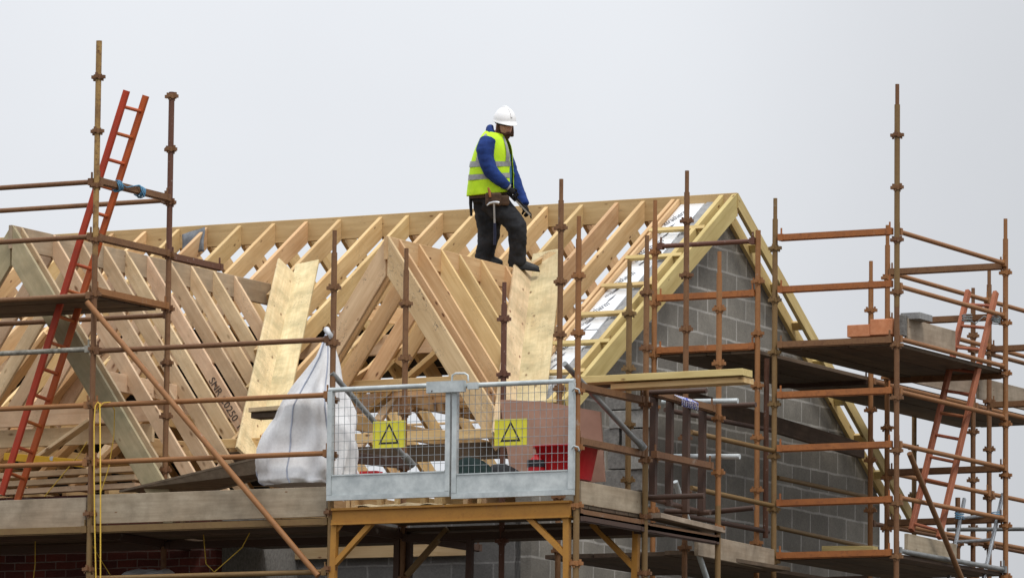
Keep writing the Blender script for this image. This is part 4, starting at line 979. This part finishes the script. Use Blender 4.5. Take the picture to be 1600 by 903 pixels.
def strip(ang, py0, py1, wa):
    rows_ = []
    for k in range(7):
        py = py0+(py1-py0)*k/6; a, b, c, d, t = lerpring(py); rows_.append(torso_ring(a, b, c, d, .014, ang-wa, ang+wa, 5, t))
    MB().rings(rows_, 0, False, False).build('reflective_band', M['tape'], vb)
strip(.86, 253, 212, .12); strip(2.3, 253, 212, .12)
# teal shirt front in the opening
MB().rings([torso_ring(a, b, c*.93, d*.93, 0, -.05, .66, 10, t) for a, b, c, d, t in VR[1:5]], 0, False, False).build('shirt', M['teal'], worker)
# head, turned a little to the camera and bowed
hc = wp(787.5, 198.5, .02); fdir = (RH_*.50 + TO*.84 - UPV*.22).normalized(); hs_ = fdir.cross(UPV).normalized(); hu = hs_.cross(fdir).normalized()
def hp(f, s, u): return hc + fdir*f + hs_*s + hu*u
head = MB(); R_ = []
for i in range(15):
    ph = -math.pi/2 + math.pi*i/14; ring_ = []
    for j in range(24):
        th = 2*math.pi*j/24; ca = math.cos(th); f = math.cos(ph)*ca*.098; s = math.cos(ph)*math.sin(th)*.077; u_ = math.sin(ph)*.118
        if u_ < 0: f = f*(1-.10*abs(u_)/.118) + (.016*abs(u_)/.118 if ca > 0 else .03*u_/.118); s *= 1-.18*abs(u_)/.118
        if ca > .93 and -.05 < u_ < .02: f += .02*(ca-.93)/.07*(1-abs(u_+.02)/.05)    # nose
        if ca > .6 and .01 < u_ < .035: f += .005                                      # brow
        ring_.append(hp(f, s, u_))
    R_.append(ring_)
ho = head.rings(R_).build('head', M['skin'], worker); ss = ho.modifiers.new('s', 'SUBSURF'); ss.levels = 1; ss.render_levels = 2
for s in (-1, 1):
    MB().rings([[hp(.082+r*0, s*.031+.010*r*math.cos(a), .004+.0045*r*math.sin(a)) + fdir*(.006*(1-r)) for a in [2*math.pi*k/10 for k in range(10)]] for r in (1, .6, .1)], 0, True).build('eye', M['wool'], ho)
    MB().rings([[hp(-.005+.02*r*math.cos(a), s*(.078+.012*(1-r)), -.01+.03*r*math.sin(a)) for a in [2*math.pi*k/12 for k in range(12)]] for r in (1, .7, .2)], 0, True).build('ear', M['skin'], ho)
bd = MB(); rr = []
for i, (u_, f0, hw) in enumerate(((.012, .02, .078), (-.02, .035, .078), (-.045, .06, .075), (-.055, .082, .071), (-.085, .078, .062), (-.112, .06, .048), (-.128, .04, .03))):
    rr.append([hp(-.01 + (f0+.03)*math.sin(a)*1.0 if u_ > -.03 else -.01+(f0+.036)*math.sin(a), hw*math.cos(a), u_ - (0 if u_ > -.05 else .0)) for a in [math.pi*k/16 for k in range(17)]])
# cheeks stay bare: the beard hugs the jaw below the cheekbones
bb = MB().rings(rr[2:], 0, True, True).build('beard', M['beard'], ho); ss = bb.modifiers.new('s', 'SUBSURF'); ss.levels = 1; ss.render_levels = 1
for s in (-1, 1):
    MB().path([hp(.015, s*.078, .03), hp(.02, s*.079, 0), hp(.03, s*.077, -.05), hp(.05, s*.066, -.08)], [.014, .018, .024, .025], 8).build('sideburn', M['beard'], ho)
MB().path([hp(.094, -.034, -.058), hp(.112, -.01, -.046), hp(.112, .01, -.046), hp(.094, .034, -.058)], [.009, .013, .013, .009], 8).build('moustache', M['beard'], ho)
bn = MB().rings([[hp((.098+g)*math.cos(t)*k_+.0, (.08+g)*math.sin(t)*k_, u_) for t in [2*math.pi*j/24 for j in range(24)]] for u_, g, k_ in ((.026, .008, 1), (.04, .012, 1), (.055, .012, 1), (.085, .0, .9), (.11, 0, .6))]).build('beanie', M['wool'], worker)
hel = MB(); hr = []
hu2 = (hu*.97 - fdir*.05).normalized(); fd2 = (fdir - hu2*fdir.dot(hu2)).normalized(); hc2 = hc + hu2*.062 + fdir*.004
for i in range(11):
    ph = math.pi/2*i/10; k_ = math.cos(ph)
    hr.append([hc2 + fd2*(.132*k_*math.cos(t)) + hs_*(.108*k_*math.sin(t)) + hu2*(.135*math.sin(ph)) for t in [2*math.pi*j/28 for j in range(28)]])
rim = [hc2 + fd2*(.138*math.cos(t)+(.042*max(0, math.cos(t))**2)) + hs_*(.115*math.sin(t)) - hu2*(.010+.012*max(0, math.cos(t))) for t in [2*math.pi*j/28 for j in range(28)]]
rim2 = [p - hu2*.010 for p in rim]
inn = [hc2 + fd2*(.12*math.cos(t)) + hs_*(.1*math.sin(t)) - hu2*.012 for t in [2*math.pi*j/28 for j in range(28)]]
he = hel.rings([inn, rim2, rim]+hr, 0, False).build('helmet', M['helmet'], worker); ss = he.modifiers.new('s', 'SUBSURF'); ss.levels = 1; ss.render_levels = 2
MB().path([hc2 + fd2*(.136*math.cos(a)) + hu2*(.138*math.sin(a)) for a in [math.pi*.12+math.pi*.76*k/10 for k in range(11)]], .010, 8).build('helmet_ridge', M['helmet'], he)
# gloved hands, five fingers closed round the tool
def hand(c, along, back, grip, n_='glove'):
    """along: wrist to knuckles; grip: axis of the thing held"""
    c = V(c); al = along.normalized(); bk = (back - al*back.dot(al)).normalized(); sd_ = al.cross(bk).normalized(); ch = []
    wr = c - al*.045
    pal = c + al*.03
    ch.append([(wr, .03), (c, .036), (pal, .036)])
    h = skinned(n_, M['wool'], ch, worker, 2)
    for k in range(4):
        o_ = (k-1.5)*.019; ln = (.030, .034, .032, .025)[k]
        b0 = pal + sd_*o_; b1 = b0 + al*ln + bk*.006; b2_ = b1 + al*.006 - bk*ln*.9; b3 = b2_ - al*ln*.8 - bk*.004
        skinned('finger', M['wool'], [[(b0, .0105), (b1, .010), (b2_, .0095), (b3, .0085)]], h, 1)
    t0 = c + sd_*-.03 - al*.01; t1 = t0 - sd_*.02 + al*.022 - bk*.02; t2 = t1 + al*.02 + sd_*.012 - bk*.022
    skinned('thumb', M['wool'], [[(t0, .013), (t1, .0115), (t2, .0095)]], h, 1)
bar0, bar1 = wp(793, 301, .19), wp(829, 337, .06); bd_ = (bar1-bar0)
hand(wp(800, 300, .185), (wp(806, 306, .18)-wp(797, 295, .18)), TO+UPV*.3, bd_)
hand(wp(821, 327, .0), (wp(825, 336, .0)-wp(818, 318, -.03)), RH_-TO*.2, bd_)
pbx = thing('hand_tool', 'long black and silver bar tool held across the worker\'s thigh', 'tool', bar0)
MB().tube(bar0, bar0.lerp(bar1, .35), .018, 12).build('grip', M['black'], pbx)
MB().bar(bar0.lerp(bar1, .33), bar0.lerp(bar1, .98), .016, .028, TO).build('shaft', M['steel'], pbx)
MB().path([bar0.lerp(bar1, .3)+UPV*.025, bar0.lerp(bar1, .65)+UPV*.02, bar1+UPV*.012, bar1-UPV*.03+RH_*.005], [.014, .013, .012, .006], 8).build('blade', M['black'], pbx)
# tool belt and pouch
bl = MB().rings([torso_ring(py, 764.5, 29+.4*(300-py)*0, .175, .012, 0, 2*math.pi, 40, .06) for py in (309, 304, 299)], 0, False, True).build('tool_belt', M['leather'], worker)
pc = wp(771, 312, .235); Rw = Matrix((RH_, UPV, TO)).transposed()
po = MB(); po.box(pc, (.16, .13, .05), Rw); pm = po.build('pouch', M['leather'], bl); bv = pm.modifiers.new('b', 'BEVEL'); bv.width = .02; bv.segments = 3
pm2 = MB().box(wp(788, 314, .20), (.10, .10, .05), Rw).build('pouch', M['leather'], bl); bv = pm2.modifiers.new('b', 'BEVEL'); bv.width = .02; bv.segments = 3
MB().path([wp(736, 301, .05), wp(735.5, 318, .05), wp(736.5, 338, .05)], [.02, .018, .013], 8).build('sheath', M['black'], bl)
tag(MB().path([wp(766, 309, .27), wp(765, 300, .265), wp(763, 294, .26)], [.012, .014, .010], 10).build('screwdriver', M['orange']), 'orange handled screwdriver standing in the worker\'s pouch', 'tool')
hm = thing('hammer', 'claw hammer with steel shaft and blue grip hanging from the tool belt', 'hammer', wp(773, 320, .29))
MB().path([wp(761, 322, .29), wp(765, 318.5, .29), wp(771, 317, .29), wp(776, 317, .29), wp(780, 318, .29)], [.006, .011, .013, .016, .017], 10).build('head', M['steel'], hm)
MB().tube(wp(772, 318, .29), wp(773, 350, .26), .0095, 10).build('shaft', M['steel'], hm)
MB().path([wp(773, 349, .26), wp(773.5, 365, .25), wp(773, 383, .24)], [.014, .016, .015], 10).build('grip', M['grip'], hm)
